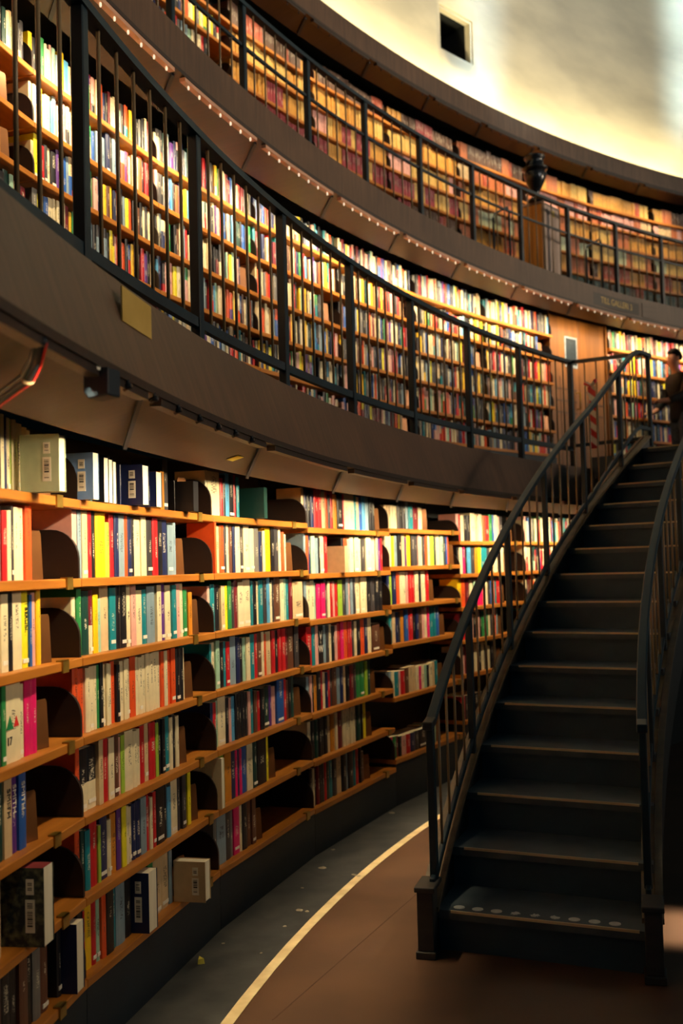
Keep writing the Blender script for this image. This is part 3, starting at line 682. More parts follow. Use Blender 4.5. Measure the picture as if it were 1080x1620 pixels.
# unique wording: place of a colour within its row
tot = {}
for bk in books:
    bk['key'] = (bk['bay'][0], bk['bay'][1], bk['row'], bk['c'])
for bk in sorted((b for b in books if b['in']), key=lambda b: b['px'][0]):
    tot[bk['key']] = tot.get(bk['key'], 0) + 1; bk['nth'] = tot[bk['key']]
ROWN = ['top shelf', 'second shelf down', 'third shelf down', 'fourth shelf down', 'fifth shelf down', 'sixth shelf down', 'bottom shelf']
def book_label(bk):
    sz = 'thin ' if bk['th'] < 0.032 else 'thick ' if bk['th'] > 0.065 else ''
    cn = CNAME[bk['c']]; k, n = tot[bk['key']], bk['nth']
    rown = ROWN[bk['row']] if bk['row'] < len(bk['bay'][6]) - 1 else 'bottom shelf'
    same = n == k == 1
    head = (sz + ('%s book' % cn if same else 'book')) + (' with pages outward' if bk['rev'] else '')
    o = 'only %s one' % cn if same else '%s %s from left' % (ordn[n], cn)
    return '%s, %s on %s, %s' % (head, o, rown, bk['bay'][2])
# ---- the single ones
PAPC = M['paper']
M['maroonedge'] = noise_mat('maroon_page_edge', srgb(120, 34, 40), srgb(140, 46, 50), (30, 30, 30), 2, 0.7)
M['marble'] = noise_mat('marbled_cover', srgb(16, 38, 50), srgb(120, 124, 96), (38, 38, 44), 9, 0.4, lo=0.44, hi=0.74)
groups = {}
for i in sorted(single):
    bk = books[i]; th, d, h, rev = bk['th'], bk['d'], bk['h'], bk['rev']
    hard = bk['rnd'] > 0.45
    V, F, UV, ins = book_geo(th, d, h, rev, hard)
    me = bpy.data.meshes.new('book'); me.from_pydata(V, [], F)
    n = len(F); par = (bk['rnd'], bk['split'] if bk['split'] < 1 else 2.0, 0.0 if rev else 0.9, 1)
    set_attrs(me, [lin(bk['c'])] * n, [lin(bk['c2'])] * n, [par] * n, UV)
    me.materials.append(M['marble'] if bk['c'] == 'E' else M['book'])
    o = bpy.data.objects.new('book', me); COL.objects.link(o)
    o.matrix_world = book_matrix(bk)
    tag(o, book_label(bk), 'book', 'books on the %s of the %s' % (ROWN[bk['row']], bk['bay'][2]))
    mb = MB(); rim = 0.003 if hard else 0.0005
    mb.box(ins[0], ins[2], ins[1], ins[3], rim, h - rim)
    mm = [PAPC]
    if bk['c'] == 'E': mm.append(M['maroonedge']); mb.mi[1] = 1
    pg = mb.build('page_block', mm, o)
    if rev and bk['y'] < -0.02:          # the cover shown has its barcode stickers
        for (zz, hh, ww) in ((0.18, 0.42, 0.36), (0.66, 0.2, 0.3)):
            mb = MB(); yc = d * 0.30
            mb.box(-0.0012, 0.0, yc - ww * d * 0.28, yc + ww * d * 0.28, h * zz, h * (zz + hh)); st = mb.build('barcode_label', M['white'], o); st['label'] = 'white barcode sticker'
            mb = MB(); mb.box(-0.0018, -0.0012, yc - ww * d * 0.16, yc + ww * d * 0.16, h * (zz + 0.05), h * (zz + hh - 0.04)); mb.build('barcode_print', M['barcode'], st)
    elif not rev and (bk['rnd'] * 37) % 1 < 0.42:
        mb = MB(); z0 = 0.010 + 0.012 * ((bk['rnd'] * 11) % 1)
        mb.box(th * 0.15, th * 0.85, -0.0008, 0.004, z0, z0 + 0.013)
        s_ = mb.build('spine_label', M['white'], o); s_['label'] = 'small white shelf-mark sticker'
    bk['obj'] = o
# ---- all the others as one object
V, F, UV, C1, C2, PP, MI = [], [], [], [], [], [], []
pagec = srgb(*PAL['w'])
for i, bk in enumerate(books):
    if i in single: continue
    th, d, h, rev = bk['th'], bk['d'], bk['h'], bk['rev']
    b = min(0.2 * th, 0.005)
    prof = [(0, b), (0.28 * th, 0.15 * b), (0.72 * th, 0.15 * b), (th, b), (th, d), (0, d)]
    if rev: prof = [(th - x, d - y) for x, y in prof]
    m = book_matrix(bk); o_ = len(V)
    V += [tuple(m @ Vector((x, y, 0))) for x, y in prof] + [tuple(m @ Vector((x, y, h))) for x, y in prof]
    c1, c2 = lin(bk['c']), lin(bk['c2']); par = (bk['rnd'], bk['split'] if bk['split'] < 1 else 2.0, 0.85, 1)
    us = [0, 0.28, 0.72, 1]
    for k in range(6):
        j = (k + 1) % 6
        F.append((o_ + k, o_ + j, o_ + 6 + j, o_ + 6 + k))
        UV.append([(us[k], 0), (us[k + 1], 0), (us[k + 1], 1), (us[k], 1)] if k < 3 else [(-1, 0), (-1, 0), (-1, 1), (-1, 1)])
        pg = rev and k == 4
        C1.append(c1); C2.append(c2); PP.append(par); MI.append(0)
    F.append(tuple(o_ + 6 + k for k in range(6))); UV.append([(-1, 0)] * 6); C1.append(pagec); C2.append(pagec); PP.append((0, 2, 0, 1)); MI.append(0)
    F.append(tuple(o_ + k for k in range(5, -1, -1))); UV.append([(-1, 0)] * 6); C1.append(c1); C2.append(c2); PP.append((0, 2, 0, 1)); MI.append(0)
me = bpy.data.meshes.new('book'); me.from_pydata(V, [], F)
set_attrs(me, C1, C2, PP, UV); me.materials.append(M['book'])
o = bpy.data.objects.new('book', me); COL.objects.link(o)
tag(o, 'thousands more small distant books filling all the other shelves of the three tiers', 'books', kind='stuff')
print('BOOKS', len(books))

# words and drawings that can be read on a few spines
def on_spine(o, th, body, size, m, x, z, rot=-math.pi / 2):
    mt = Matrix.Translation((x, -0.0006, z)) @ Matrix.Rotation(math.pi / 2, 4, 'X') @ Matrix.Rotation(rot, 4, 'Z')
    text_obj('spine_title', body, size, m, o, mt)
for bk in books:
    if 'obj' not in bk or bk['bay'][0] != 1: continue
    key = (bk['bay'][1], bk['row'])
    if key == (1, 4) and bk['c'] in 'naub' and bk['px'][0] < 64:
        on_spine(bk['obj'], bk['th'], 'SMITH', 0.030, M['white'] if bk['c'] != 'a' else M['ink'], bk['th'] * 0.5, bk['h'] * 0.68)
    if key == (1, 2) and bk['c'] == 'Y':
        on_spine(bk['obj'], bk['th'], 'I BERLIN', 0.022, M['ink'], bk['th'] * 0.55, bk['h'] * 0.66)
    if key == (4, 3) and bk['c'] == 'k' and bk['th'] > 0.06:
        on_spine(bk['obj'], bk['th'], 'V', 0.075, M['white'], bk['th'] * 0.5, bk['h'] * 0.74, 0)
        on_spine(bk['obj'], bk['th'], 'W', 0.060, M['white'], bk['th'] * 0.5, bk['h'] * 0.38, 0)
    if key == (1, 3) and bk['c'] == 'w' and bk['th'] > 0.07:
        for (xa, wd, z0, hh, mm) in ((0.02, 0.44, 0.42, 0.17, 'green_shape'), (0.50, 0.34, 0.44, 0.13, 'red')):
            if mm not in M: M[mm] = noise_mat(mm, srgb(20, 120, 70), srgb(28, 136, 80), (9, 9, 9), 2, 0.5)
            mb = MB(); T = bk['th']; H_ = bk['h']
            mb.prism([(T * xa, H_ * z0), (T * (xa + wd), H_ * z0), (T * (xa + wd / 2), H_ * (z0 + hh))], -0.0012, 0.004, lambda p, y: (p[0], y, p[1]))
            mb.build('cover_triangle', M[mm], bk['obj'])
        on_spine(bk['obj'], bk['th'], '17', 0.034, M['ink'], bk['th'] * 0.2, bk['h'] * 0.27, 0)

# bookends
mb = MB()
pr = [(-0.040, 0.0), (0.040, 0.0), (0.030, 0.142), (0.024, 0.152), (-0.024, 0.152), (-0.030, 0.142)]
mb.prism(pr, 0.0, 0.002, lambda p, y: (p[0], y, p[1])); mb.box(-0.040, 0.040, 0.0, 0.09, 0.0, 0.002)
_o = mb.build('bookend', M['bookend']); BE = _o.data; bpy.data.objects.remove(_o)
for bay, row, x in ends:
    tier, idx, nm, R, ta, tb, zs = bay
    a, W, rz = bayframe(R, ta, tb)
    o = bpy.data.objects.new('bookend', BE); COL.objects.link(o)
    o.matrix_world = Matrix.Translation((a.x, a.y, zs[row] + 0.0155)) @ Matrix.Rotation(rz, 4, 'Z') @ Matrix.Translation((x + 0.044, 0.045, 0)) @ Matrix.Rotation(-0.25, 4, 'Z')
    rown = ROWN[row] if row < len(zs) - 1 else 'bottom shelf'
    tag(o, 'brown metal bookend on %s, %s' % (rown, nm), 'bookend', 'metal bookends')

# ------------------------------------------------------------------ gallery railings
def bar_between(mb, p, q, w, d, m=0):      # square bar of width w (along the wall) and depth d
    p, q = Vector(p), Vector(q); ax = (q - p).normalized()
    h = Vector((0, 0, 1)) if abs(ax.z) < 0.9 else Vector((0, 1, 0))
    x = ax.cross(h).normalized(); y = ax.cross(x)
    r = [x * (w / 2) + y * (d / 2), -x * (w / 2) + y * (d / 2), -x * (w / 2) - y * (d / 2), x * (w / 2) - y * (d / 2)]
    mb.sweep([[p + v for v in r], [q + v for v in r]], True, m)
def railing(label, R, posts, zfloor, ztop, zbot, nbal, mids=()):
    t0 = posts[len(posts) // 2]
    root = empty('gallery_railing', rp(R, t0, zfloor)); tag(root, label, 'railing')
    inv = Matrix.Translation(-root.location)
    def par(o): o.parent = root; o.matrix_parent_inverse = inv; return o
    ta, tb = posts[0], posts[-1]
    mb = MB(); mb.ring([(R - 0.028, ztop - 0.030), (R + 0.028, ztop - 0.030), (R + 0.028, ztop), (R - 0.028, ztop)], tb, ta, 110)
    par(mb.build('handrail', M['metal']))
    mb = MB(); mb.ring([(R - 0.014, zbot - 0.02), (R + 0.014, zbot - 0.02), (R + 0.014, zbot + 0.02), (R - 0.014, zbot + 0.02)], tb, ta, 110)
    par(mb.build('bottom_rail', M['metal']))
    for z in mids:
        mb = MB(); mb.ring([(R - 0.01, z - 0.010), (R + 0.01, z - 0.010), (R + 0.01, z + 0.010), (R - 0.01, z + 0.010)], tb, ta, 110)
        par(mb.build('middle_rail', M['metal']))
    for i, t in enumerate(posts):
        mb = MB(); c = rp(R, t); d = tang(t); o_ = outw(t); w_ = 0.023; e = 0.022
        q = [c - d * w_ - o_ * e, c + d * w_ - o_ * e, c + d * w_ + o_ * e, c - d * w_ + o_ * e]
        mb.hexa([v + Vector((0, 0, zfloor)) for v in q] + [v + Vector((0, 0, ztop - 0.030)) for v in q])
        par(bevel(mb.build('post', M['metal']), 0.004, 1))
        if i + 1 < len(posts):
            for k in range(1, nbal + 1):
                tt = t + (posts[i + 1] - t) * k / (nbal + 1)
                mb = MB(); mb.tube([rp(R, tt, zbot + 0.02), rp(R, tt, ztop - 0.030)], 0.0075, 6)
                par(mb.build('baluster', M['bar'], smooth=True))
    return root
RR1, RT1 = 14.659, 3.404
railing('dark steel railing with thin upright bars along the middle gallery', RR1,
        [3.198, 3.1236, 3.0490, 2.9749, 2.9005, 2.8260, 2.7560, 2.6855, 2.6148, 2.5474, 2.4770], 2.393, RT1, 2.592, 6)
RR2, RT2 = 15.668, 5.512
railing('dark steel railing with thin upright bars along the top gallery', RR2,
        [2.836, 2.7754, 2.7148, 2.6542, 2.5949, 2.5341, 2.4730, 2.4147, 2.3557, 2.2948, 2.2366, 2.178], 4.501, RT2, 4.60, 5, (5.20,))

# ------------------------------------------------------------------ curved staircase
TH0, DTH, RISE, NST = 2.8753, 0.0259, 0.16578, 15
RO, RI, SKEW = 13.797, 12.947, -0.1552
def zn(t): return RISE + (TH0 - t) / DTH * RISE          # height of the line through the step edges
stair = empty('curved_staircase', rp(13.4, TH0, 0)); tag(stair, 'dark curved staircase with steel handrails rising to the middle gallery', 'staircase')
SINV = Matrix.Translation(-stair.location)
def sp(o): o.parent = stair; o.matrix_parent_inverse = SINV; return o
def edge_pts(i, fwd=0.0):
    t = TH0 - DTH * i; a = rp(RO, t); an = t + math.pi + SKEW; d = Vector((math.cos(an), math.sin(an), 0))
    b = a + d * 0.872
    n_ = Vector((-d.y, d.x, 0))
    if n_.dot(tang(t)) > 0: n_ = -n_
    return a + n_ * fwd, b + n_ * fwd
for i in range(NST):
    z1 = RISE * (i + 1); z0 = RISE * i
    a0, b0 = edge_pts(i, 0.022); a1, b1 = edge_pts(i + 1); ar, br = edge_pts(i)
    up = Vector((0, 0, 1))
    mb = MB()
    mb.hexa([a0 + up * (z1 - 0.035), b0 + up * (z1 - 0.035), b1 + up * (z1 - 0.035), a1 + up * (z1 - 0.035), a0 + up * z1, b0 + up * z1, b1 + up * z1, a1 + up * z1])
    a2, b2 = edge_pts(i, -0.03)
    mb.hexa([ar + up * z0, br + up * z0, b2 + up * z0, a2 + up * z0, ar + up * (z1 - 0.0352), br + up * (z1 - 0.0352), b2 + up * (z1 - 0.0352), a2 + up * (z1 - 0.0352)], 1)
    st = sp(mb.build('step', [M['stairdark'], M['riser']]))
    a3, b3 = edge_pts(i, 0.025); a4, b4 = edge_pts(i, 0.017)
    s = 0.06 / 0.872
    a3, b3 = a3.lerp(b3, s), b3.lerp(a3, s); a4, b4 = a4.lerp(b4, s), b4.lerp(a4, s)
    mb = MB()
    mb.hexa([a3 + up * (z1 - 0.008), b3 + up * (z1 - 0.008), b4 + up * (z1 - 0.008), a4 + up * (z1 - 0.008), a3 + up * (z1 + 0.002), b3 + up * (z1 + 0.002), b4 + up * (z1 + 0.002), a4 + up * (z1 + 0.002)])
    no = mb.build('step_edge', M['nosing']); no.parent = st; no['label'] = 'step edge strip with painted-on highlight'
    if i == 0:
        drng = random.Random(3)
        for k in range(9):
            f_ = 0.090 + (0.815 - 0.090) * k / 8
            p = edge_pts(0, -0.030); c = p[0].lerp(p[1], f_) + up * z1
            mb = MB(); pr = []
            worn = 0.55 if k in (4,) else 0.75 if k in (3, 5) else 1.0
            for q in range(18):
                an = 2 * math.pi * q / 18; rr = 0.023 * (1 if worn == 1 else drng.uniform(worn - 0.25, 1.0))
                pr.append((c.x + rr * math.cos(an), c.y + rr * math.sin(an)))
            mb.prism(pr, z1 - 0.001, z1 + 0.0025, lambda q, z: (q[0], q[1], z))
            d_ = mb.build('marker_dot', M['dot']); d_.parent = st; d_['label'] = 'pale round warning dot'
T_TOP = TH0 - DTH * (NST - 1)
def stringer(R, side):
    ts = [TH0 + 0.004 - (TH0 + 0.004 - T_TOP + 0.012) * k / 40 for k in range(41)]
    rg = []
    for t in ts:
        z = zn(t) + 0.045; zb = max(0.0, zn(t) - 0.30)
        rg.append([rp(R - 0.03, t, zb), rp(R + 0.03, t, zb), rp(R + 0.03, t, z - 0.02), rp(R - 0.03, t, z - 0.02)])
    mb = MB(); mb.sweep(rg, True); sp(mb.build('stringer', M['stringer']))
    rg = []
    for t in ts:
        z = zn(t) + 0.045
        rg.append([rp(R - 0.042, t, z - 0.0199), rp(R + 0.042, t, z - 0.0199), rp(R + 0.042, t, z), rp(R + 0.012, t, z + 0.004), rp(R + 0.010, t, z - 0.003), rp(R - 0.010, t, z - 0.003), rp(R - 0.012, t, z + 0.004), rp(R - 0.042, t, z)])
    mb = MB(); mb.sweep(rg, True); o = sp(mb.build('stringer_cap', M['cap'])); o['label'] = 'paler moulded wooden capping'
    # newel block at the foot
    t0 = TH0 + 0.004 + (0.0 if side == 0 else 0.008); c = rp(R, t0); d = tang(t0); o_ = outw(t0)
    mb = MB()
    def blk(dm, dp, w_, z0, z1):
        q = [c - d * dm - o_ * w_, c + d * dp - o_ * w_, c + d * dp + o_ * w_, c - d * dm + o_ * w_]
        mb.hexa([v + Vector((0, 0, z0)) for v in q] + [v + Vector((0, 0, z1)) for v in q])
    blk(0.075, 0.03, 0.033, 0.03, 0.262); blk(0.085, 0.03, 0.041, 0.0, 0.0298)
    nb_ = sp(bevel(mb.build('newel_block', M['stringer']), 0.004, 2))
    mb = MB(); blk(0.084, 0.09, 0.042, 0.2622, 0.284); sp(bevel(mb.build('newel_cap', M['stringer']), 0.005, 2))
stringer(13.829, 0); stringer(12.947, 1)
def stair_rail(R, hr, name_side):
    inv = SINV
    pts_t = [2.8745, 2.8075, 2.7397, 2.6754, 2.6084, 2.5461, 2.4960]
    t_end = 2.4930
    ts = [2.8790 - (2.8790 - t_end) * k / 60 for k in range(61)]
    def top(t):
        k = min(1.0, max(0.0, (2.60 - t) / 0.09))
        return zn(max(t, T_TOP + 0.002)) + hr + 0.085 * k * k * (3 - 2 * k) + (0.03 if t > 2.874 else 0)
    def strip(name, off, w_, th_):
        rg = [[rp(R - w_, t, top(t) + off - th_), rp(R + w_, t, top(t) + off - th_), rp(R + w_, t, top(t) + off), rp(R - w_, t, top(t) + off)] for t in ts]
        mb = MB(); mb.sweep(rg, True); sp(bevel(mb.build(name, M['metal']), 0.005, 2))
    strip('handrail', 0.0, 0.021, 0.034)
    strip('bottom_rail', -hr + 0.125, 0.011, 0.034)
    for i, t in enumerate(pts_t):
        mb = MB(); c = rp(R, t); d = tang(t); o_ = outw(t); w_ = 0.019
        q = [c - d * w_ - o_ * 0.016, c + d * w_ - o_ * 0.016, c + d * w_ + o_ * 0.016, c - d * w_ + o_ * 0.016]
        zb = zn(max(t, T_TOP)) + 0.04 if i else 0.284
        mb.hexa([v + Vector((0, 0, zb)) for v in q] + [v + Vector((0, 0, top(t) - 0.034)) for v in q])
        sp(bevel(mb.build('post', M['metal']), 0.004, 1))
        if i + 1 < len(pts_t):
            for k in range(1, 5):
                tt = t + (pts_t[i + 1] - t) * k / 5
                mb = MB(); mb.tube([rp(R, tt, top(tt) - hr + 0.10), rp(R, tt, top(tt) - 0.030)], 0.0065, 6)
                sp(mb.build('baluster', M['bar'], smooth=True))
stair_rail(13.812, 0.758, 'left'); stair_rail(12.960, 0.758, 'right')
# closed panel under the stairs and landing in front of the gallery
mb = MB(); rg = []
for k in range(41):
    t = TH0 - 0.06 - (TH0 - 0.06 - 2.20) * k / 40
    z = min(zn(t), 2.485) - 0.31
    rg.append([rp(13.785, t, 0.001), rp(13.80, t, 0.001), rp(13.80, t, max(z, 0.05)), rp(13.785, t, max(z, 0.05))])
mb.sweep(rg, True); struct(mb.build('wall_stair', M['case']))
mb = MB(); tl = T_TOP - DTH * 1.0
rg = []
for k in range(15):
    t = tl + 0.0 - (tl - 2.10) * k / 14
    rg.append([rp(12.91, t, 2.30), rp(14.42, t, 2.30), rp(14.42, t, 2.4865), rp(12.91, t, 2.4865)])
mb.sweep(rg, True); struct(mb.build('floor', M['stairdark']))
# short return rail from the gallery corner to the head of the stairs
root = empty('return_railing', rp(14.2, 2.484, 2.49)); tag(root, 'short dark return rail joining gallery railing to the stair head', 'railing')
inv = Matrix.Translation(-root.location)
def par_(o): o.parent = root; o.matrix_parent_inverse = inv; return o
pA = rp(RR1 - 0.03, 2.4770, 0); pB = rp(13.84, 2.4945, 0)
mb = MB(); bar_between(mb, pA + Vector((0, 0, RT1 - 0.016)), pB + Vector((0, 0, 3.325)), 0.04, 0.03); par_(mb.build('handrail', M['metal']))
mb = MB(); bar_between(mb, pA + Vector((0, 0, 2.62)), pB + Vector((0, 0, 2.60)), 0.025, 0.03); par_(mb.build('bottom_rail', M['metal']))
for k in range(1, 6):
    q = pA.lerp(pB, k / 6); mb = MB(); mb.tube([q + Vector((0, 0, 2.61)), q + Vector((0, 0, RT1 - 0.03 - 0.08 * k / 6))], 0.007, 6); par_(mb.build('baluster', M['bar'], smooth=True))

# ------------------------------------------------------------------ golden double door on the middle gallery
a, W, rz = bayframe(R2 + 0.06, 2.3803, 2.3080)
dr = empty('door_1', (a.x, a.y, 2.393), rz); struct(dr, 'golden wooden double door on the middle gallery')
H = 4.30 - 2.393
for k in (0, 1):
    x0 = 0.03 + k * (W - 0.06) / 2 + 0.003; x1 = x0 + (W - 0.06) / 2 - 0.006
    mb = MB(); mb.box(x0, x1, 0.0, 0.05, 0.0, H); lf = bevel(mb.build('door_leaf', M['door'], dr), 0.004, 1)
    for z in (1.06, 0.93, 0.80):
        mb = MB(); mb.box(x0 + 0.10, x1 - 0.06, -0.004, 0.001, z, z + 0.012); mb.build('door_groove', M['doorline'], lf)
    for xx in (0.30, 0.62):
        mb = MB(); xm = x0 + (x1 - x0) * xx; mb.box(xm, xm + 0.010, -0.004, 0.001, 0.10, 1.20); mb.build('door_groove', M['doorline'], lf)
mb = MB(); mb.box(0.0, 0.03, -0.02, 0.06, 0, H); mb.build('door_jamb', M['door'], dr)
mb = MB(); mb.box(W - 0.03, W, -0.02, 0.06, 0, H); mb.build('door_jamb', M['door'], dr)
xc = 0.03 + (W - 0.06) / 2
mb = MB(); mb.tube([(xc - 0.06, -0.001, 0.86), (xc - 0.06, -0.045, 0.86), (xc - 0.06, -0.045, 1.04), (xc - 0.06, -0.001, 1.04)], 0.008, 8); mb.build('door_handle', M['brass'], dr, smooth=True)
# framed notice on the left leaf
zc = (2.56 + 1.755) * 0.9; xn = (2.3803 - 2.3535) * R2
n0 = a + Vector((math.cos(rz), math.sin(rz), 0)) * xn
M['greyedge'] = noise_mat('grey_blue_edge', srgb(118, 130, 142), srgb(140, 152, 162), (20, 20, 20), 2, 0.6)
nt_ = empty('notice', (n0.x, n0.y, zc), rz); tag(nt_, 'dark blue printed notice with white border taped on the golden door', 'notice')
mb = MB(); mb.box(-0.118, 0.118, -0.006, -0.001, -0.175, 0.165); mb.build('notice_border', M['greyedge'], nt_)
mb = MB(); mb.box(-0.100, 0.100, -0.009, -0.0061, -0.145, 0.148); mb.build('notice_print', M['notice'], nt_)

# red and white barrier tape tied to the gallery rail
tbase = pA.lerp(pB, 0.27); tdir = (pB - pA).normalized(); tnor = Vector((tdir.y, -tdir.x, 0))
if tnor.y > 0: tnor = -tnor
def tp(s_, z, off=0.0): return tbase + tdir * s_ + tnor * (0.012 + off) + Vector((0, 0, z))
prf = [(0.0, 3.13), (0.01, 3.02), (0.0, 2.88), (0.012, 2.72), (0.004, 2.57)]
rg = []
for k, (s_, z) in enumerate(prf):
    wv = 0.034 if k % 2 else 0.044
    rg.append([tp(s_ - wv, z), tp(s_ + wv, z), tp(s_ + wv, z, 0.004), tp(s_ - wv, z, 0.004)])
mb = MB(); mb.sweep(rg, True)
bt = empty('barrier_tape', tp(0, 3.13)); tag(bt, 'red and white striped barrier tape hanging in front of the golden doors', 'tape')
o = mb.build('tape_strip', M['tape']); o.parent = bt; o.matrix_parent_inverse = Matrix.Translation(-bt.location)
mb = MB(); mb.tube([tp(-0.07, 3.165, 0.006), tp(-0.02, 3.15, 0.01), tp(0.0, 3.135, 0.012), tp(0.03, 3.15, 0.01), tp(0.06, 3.18, 0.006)], 0.016, 8)
o = mb.build('tape_knot', M['tape'], smooth=True); o.parent = bt; o.matrix_parent_inverse = Matrix.Translation(-bt.location)

# ------------------------------------------------------------------ cabinet with the urn on the top gallery
tc_, Rc_ = 2.3587, 15.86
cb = empty('wooden_cabinet', rp(Rc_ + 0.13, tc_, 4.501), math.atan2(tang(tc_).y, tang(tc_).x) + 0.12)
tag(cb, 'tall plank-sided wooden cabinet behind the top railing, under the black urn', 'cabinet')
mb = MB(); mb.box(-0.205, 0.205, -0.13, 0.13, 0.0, 1.04); mb.build('body', M['case'], cb)
for k in range(4):
    x0 = -0.207 + 0.1035 * k
    mb = MB(); mb.box(x0 + 0.003, x0 + 0.1005, -0.142, -0.1301, 0.02, 1.03); bevel(mb.build('front_plank', M['greywood'], cb), 0.003, 1)
for k in range(4):
    y0 = -0.13 + 0.065 * k
    mb = MB(); mb.box(-0.217, -0.2051, y0 + 0.002, y0 + 0.063, 0.02, 1.03); bevel(mb.build('side_plank', M['cabside'], cb), 0.003, 1)
mb = MB(); mb.box(-0.215, 0.212, -0.140, 0.135, 1.0402, 1.060); bevel(mb.build('top_board', M['greywood'], cb), 0.004, 1)
mb = MB(); mb.box(0.0, 0.07, -0.1445, -0.1421, 0.93, 1.0); mb.build('name_plate', M['goldplate'], cb)
ur = empty('urn', rp(Rc_ + 0.05, tc_ + 0.012, 5.561)); tag(ur, 'black urn with flared rim standing on the wooden cabinet', 'urn')
mb = MB(); mb.lathe([(0.085, 0.0), (0.085, 0.03), (0.05, 0.05), (0.038, 0.10), (0.06, 0.14), (0.100, 0.22), (0.130, 0.31), (0.105, 0.35)], 28); mb.build('urn_body', M['urn'], ur, smooth=True)
mb = MB(); mb.lathe([(0.105, 0.3501), (0.140, 0.365), (0.142, 0.385), (0.10, 0.40), (0.095, 0.48), (0.118, 0.50), (0.110, 0.52), (0.02, 0.53)], 28); mb.build('urn_lid', M['urn'], ur, smooth=True)

# low step stools with hand bars behind the top railing
for t_s, lab in ((2.4190, 'black tube step stool behind the top railing, left of the cabinet'), (2.3050, 'black tube step stool behind the top railing, right of the cabinet')):
    r_ = empty('step_stool', rp(15.93, t_s, 4.501), math.atan2(tang(t_s).y, tang(t_s).x)); tag(r_, lab, 'step stool')
    mb = MB(); mb.tube([(-0.17, -0.08, 0.0), (-0.17, -0.08, 0.66), (-0.14, -0.08, 0.72), (0.14, -0.06, 0.86), (0.17, -0.06, 0.80), (0.17, -0.06, 0.0)], 0.012, 8); mb.build('hand_bar', M['metal'], r_, smooth=True)
    mb = MB(); mb.box(-0.158, 0.158, -0.07, 0.13, 0.24, 0.262); mb.build('tread', M['stairdark'], r_)
    for sx in (-0.15, 0.15):
        mb = MB(); mb.tube([(sx, 0.12, 0.0), (sx, 0.12, 0.2398)], 0.011, 8); mb.build('leg', M['metal'], r_, smooth=True)

# ------------------------------------------------------------------ signs, plate, stickers and cables on the gallery edges
def edge_frame(tier, t, f_, off):     # point on the fascia face, f_ from lip (0) to top (1); returns a 4x4 (x along, y up the face, z toward the room)
    (Rl, zl), (Rt, zt) = LIP[tier], TOPE[tier]
    R = Rl + (Rt - Rl) * f_; z = zl + (zt - zl) * f_
    x = tang(t); up = (outw(t) * (Rt - Rl) + Vector((0, 0, zt - zl))).normalized(); n_ = x.cross(up)
    if n_.dot(outw(t)) > 0: x = -x; n_ = -n_
    m = Matrix((x, up, n_)).transposed().to_4x4(); m.translation = rp(R, t, z) + n_ * off
    return m
def plate(name, m4, w_, h_, th_, m):
    mb = MB(); mb.box(-w_ / 2, w_ / 2, -h_ / 2, h_ / 2, 0, th_); o = mb.build(name, m); o.matrix_world = m4; return o
t = 3.0025; Rp = LIP[1][0] + (TOPE[1][0] - LIP[1][0]) * 0.60
m4 = Matrix((tang(t), Vector((0, 0, 1)), tang(t).cross(Vector((0, 0, 1))))).transposed().to_4x4()
m4.translation = rp(Rp - 0.003, t - 0.004, 2.297)
if (m4.to_3x3() @ Vector((0, 0, 1))).dot(outw(t)) > 0: m4 = m4 @ Matrix.Rotation(math.pi, 4, 'Y')
o = plate('name_plate', m4, 0.25, 0.095, 0.004, M['goldplate']); tag(o, 'blank dull gold plate on the lower gallery edge', 'sign')
sg = plate('gallery_sign', edge_frame(2, 2.3385, 0.42, 0.001), 0.92, 0.135, 0.006, M['soffit']); tag(sg, 'brown sign lettered TILL GALLERI 3 on the upper gallery edge', 'sign')
text_obj('lettering', 'TILL GALLERI 3', 0.095, M['goldplate'], sg, Matrix.Translation((0, 0, 0.0066)))
o = plate('blank_panel', edge_frame(2, 2.295, 0.45, 0.001), 0.30, 0.16, 0.006, M['fascia']); tag(o, 'blank brown panel right of the lettered gallery sign', 'panel')
# small yellow sticker on the soffit
def soffit_pt(tier, t, f_, off=0.0):
    (Rl, zl), (Rb, zb) = LIP[tier], BACK[tier]
    x = tang(t); dn = (outw(t) * (Rb - Rl) + Vector((0, 0, zb - zl))).normalized(); n_ = x.cross(-dn)
    if n_.z > 0: n_ = -n_
    m = Matrix((x, n_.cross(x), n_)).transposed().to_4x4(); m.translation = rp(Rl + 0.036 + (Rb - Rl - 0.036) * f_, t, zl - 0.010 + (zb - zl + 0.010) * f_) + n_ * (0.002 + off)
    return m
o = plate('sticky_note', soffit_pt(1, 2.9055, 0.55), 0.075, 0.05, 0.001, M['yellow']); tag(o, 'small yellow paper note stuck under the lower gallery', 'note')
# spot heads under the lower edge
for k, t in enumerate([3.0173, 3.0019, 2.9865, 2.9715, 2.9572, 2.9435, 2.9296]):
    c = rp(14.305, t, 2.060); r_ = empty('spotlight', c, math.atan2(tang(t).y, tang(t).x))
    tag(r_, 'small black spotlight under lower gallery edge, %s from the black box' % ordn[k + 1], 'spotlight', 'small spotlights under the lower gallery edge')
    mb = MB(); mb.tube([(0, 0, 0.004), (0, 0, -0.008)], 0.004, 8); mb.build('stem', M['black'], r_, smooth=True)
    mb = MB(); mb.tube([(0, -0.010, -0.011), (0, 0.003, -0.014), (0, 0.013, -0.019)], 0.0085, 12); mb.build('head', M['urn'], r_, smooth=True)
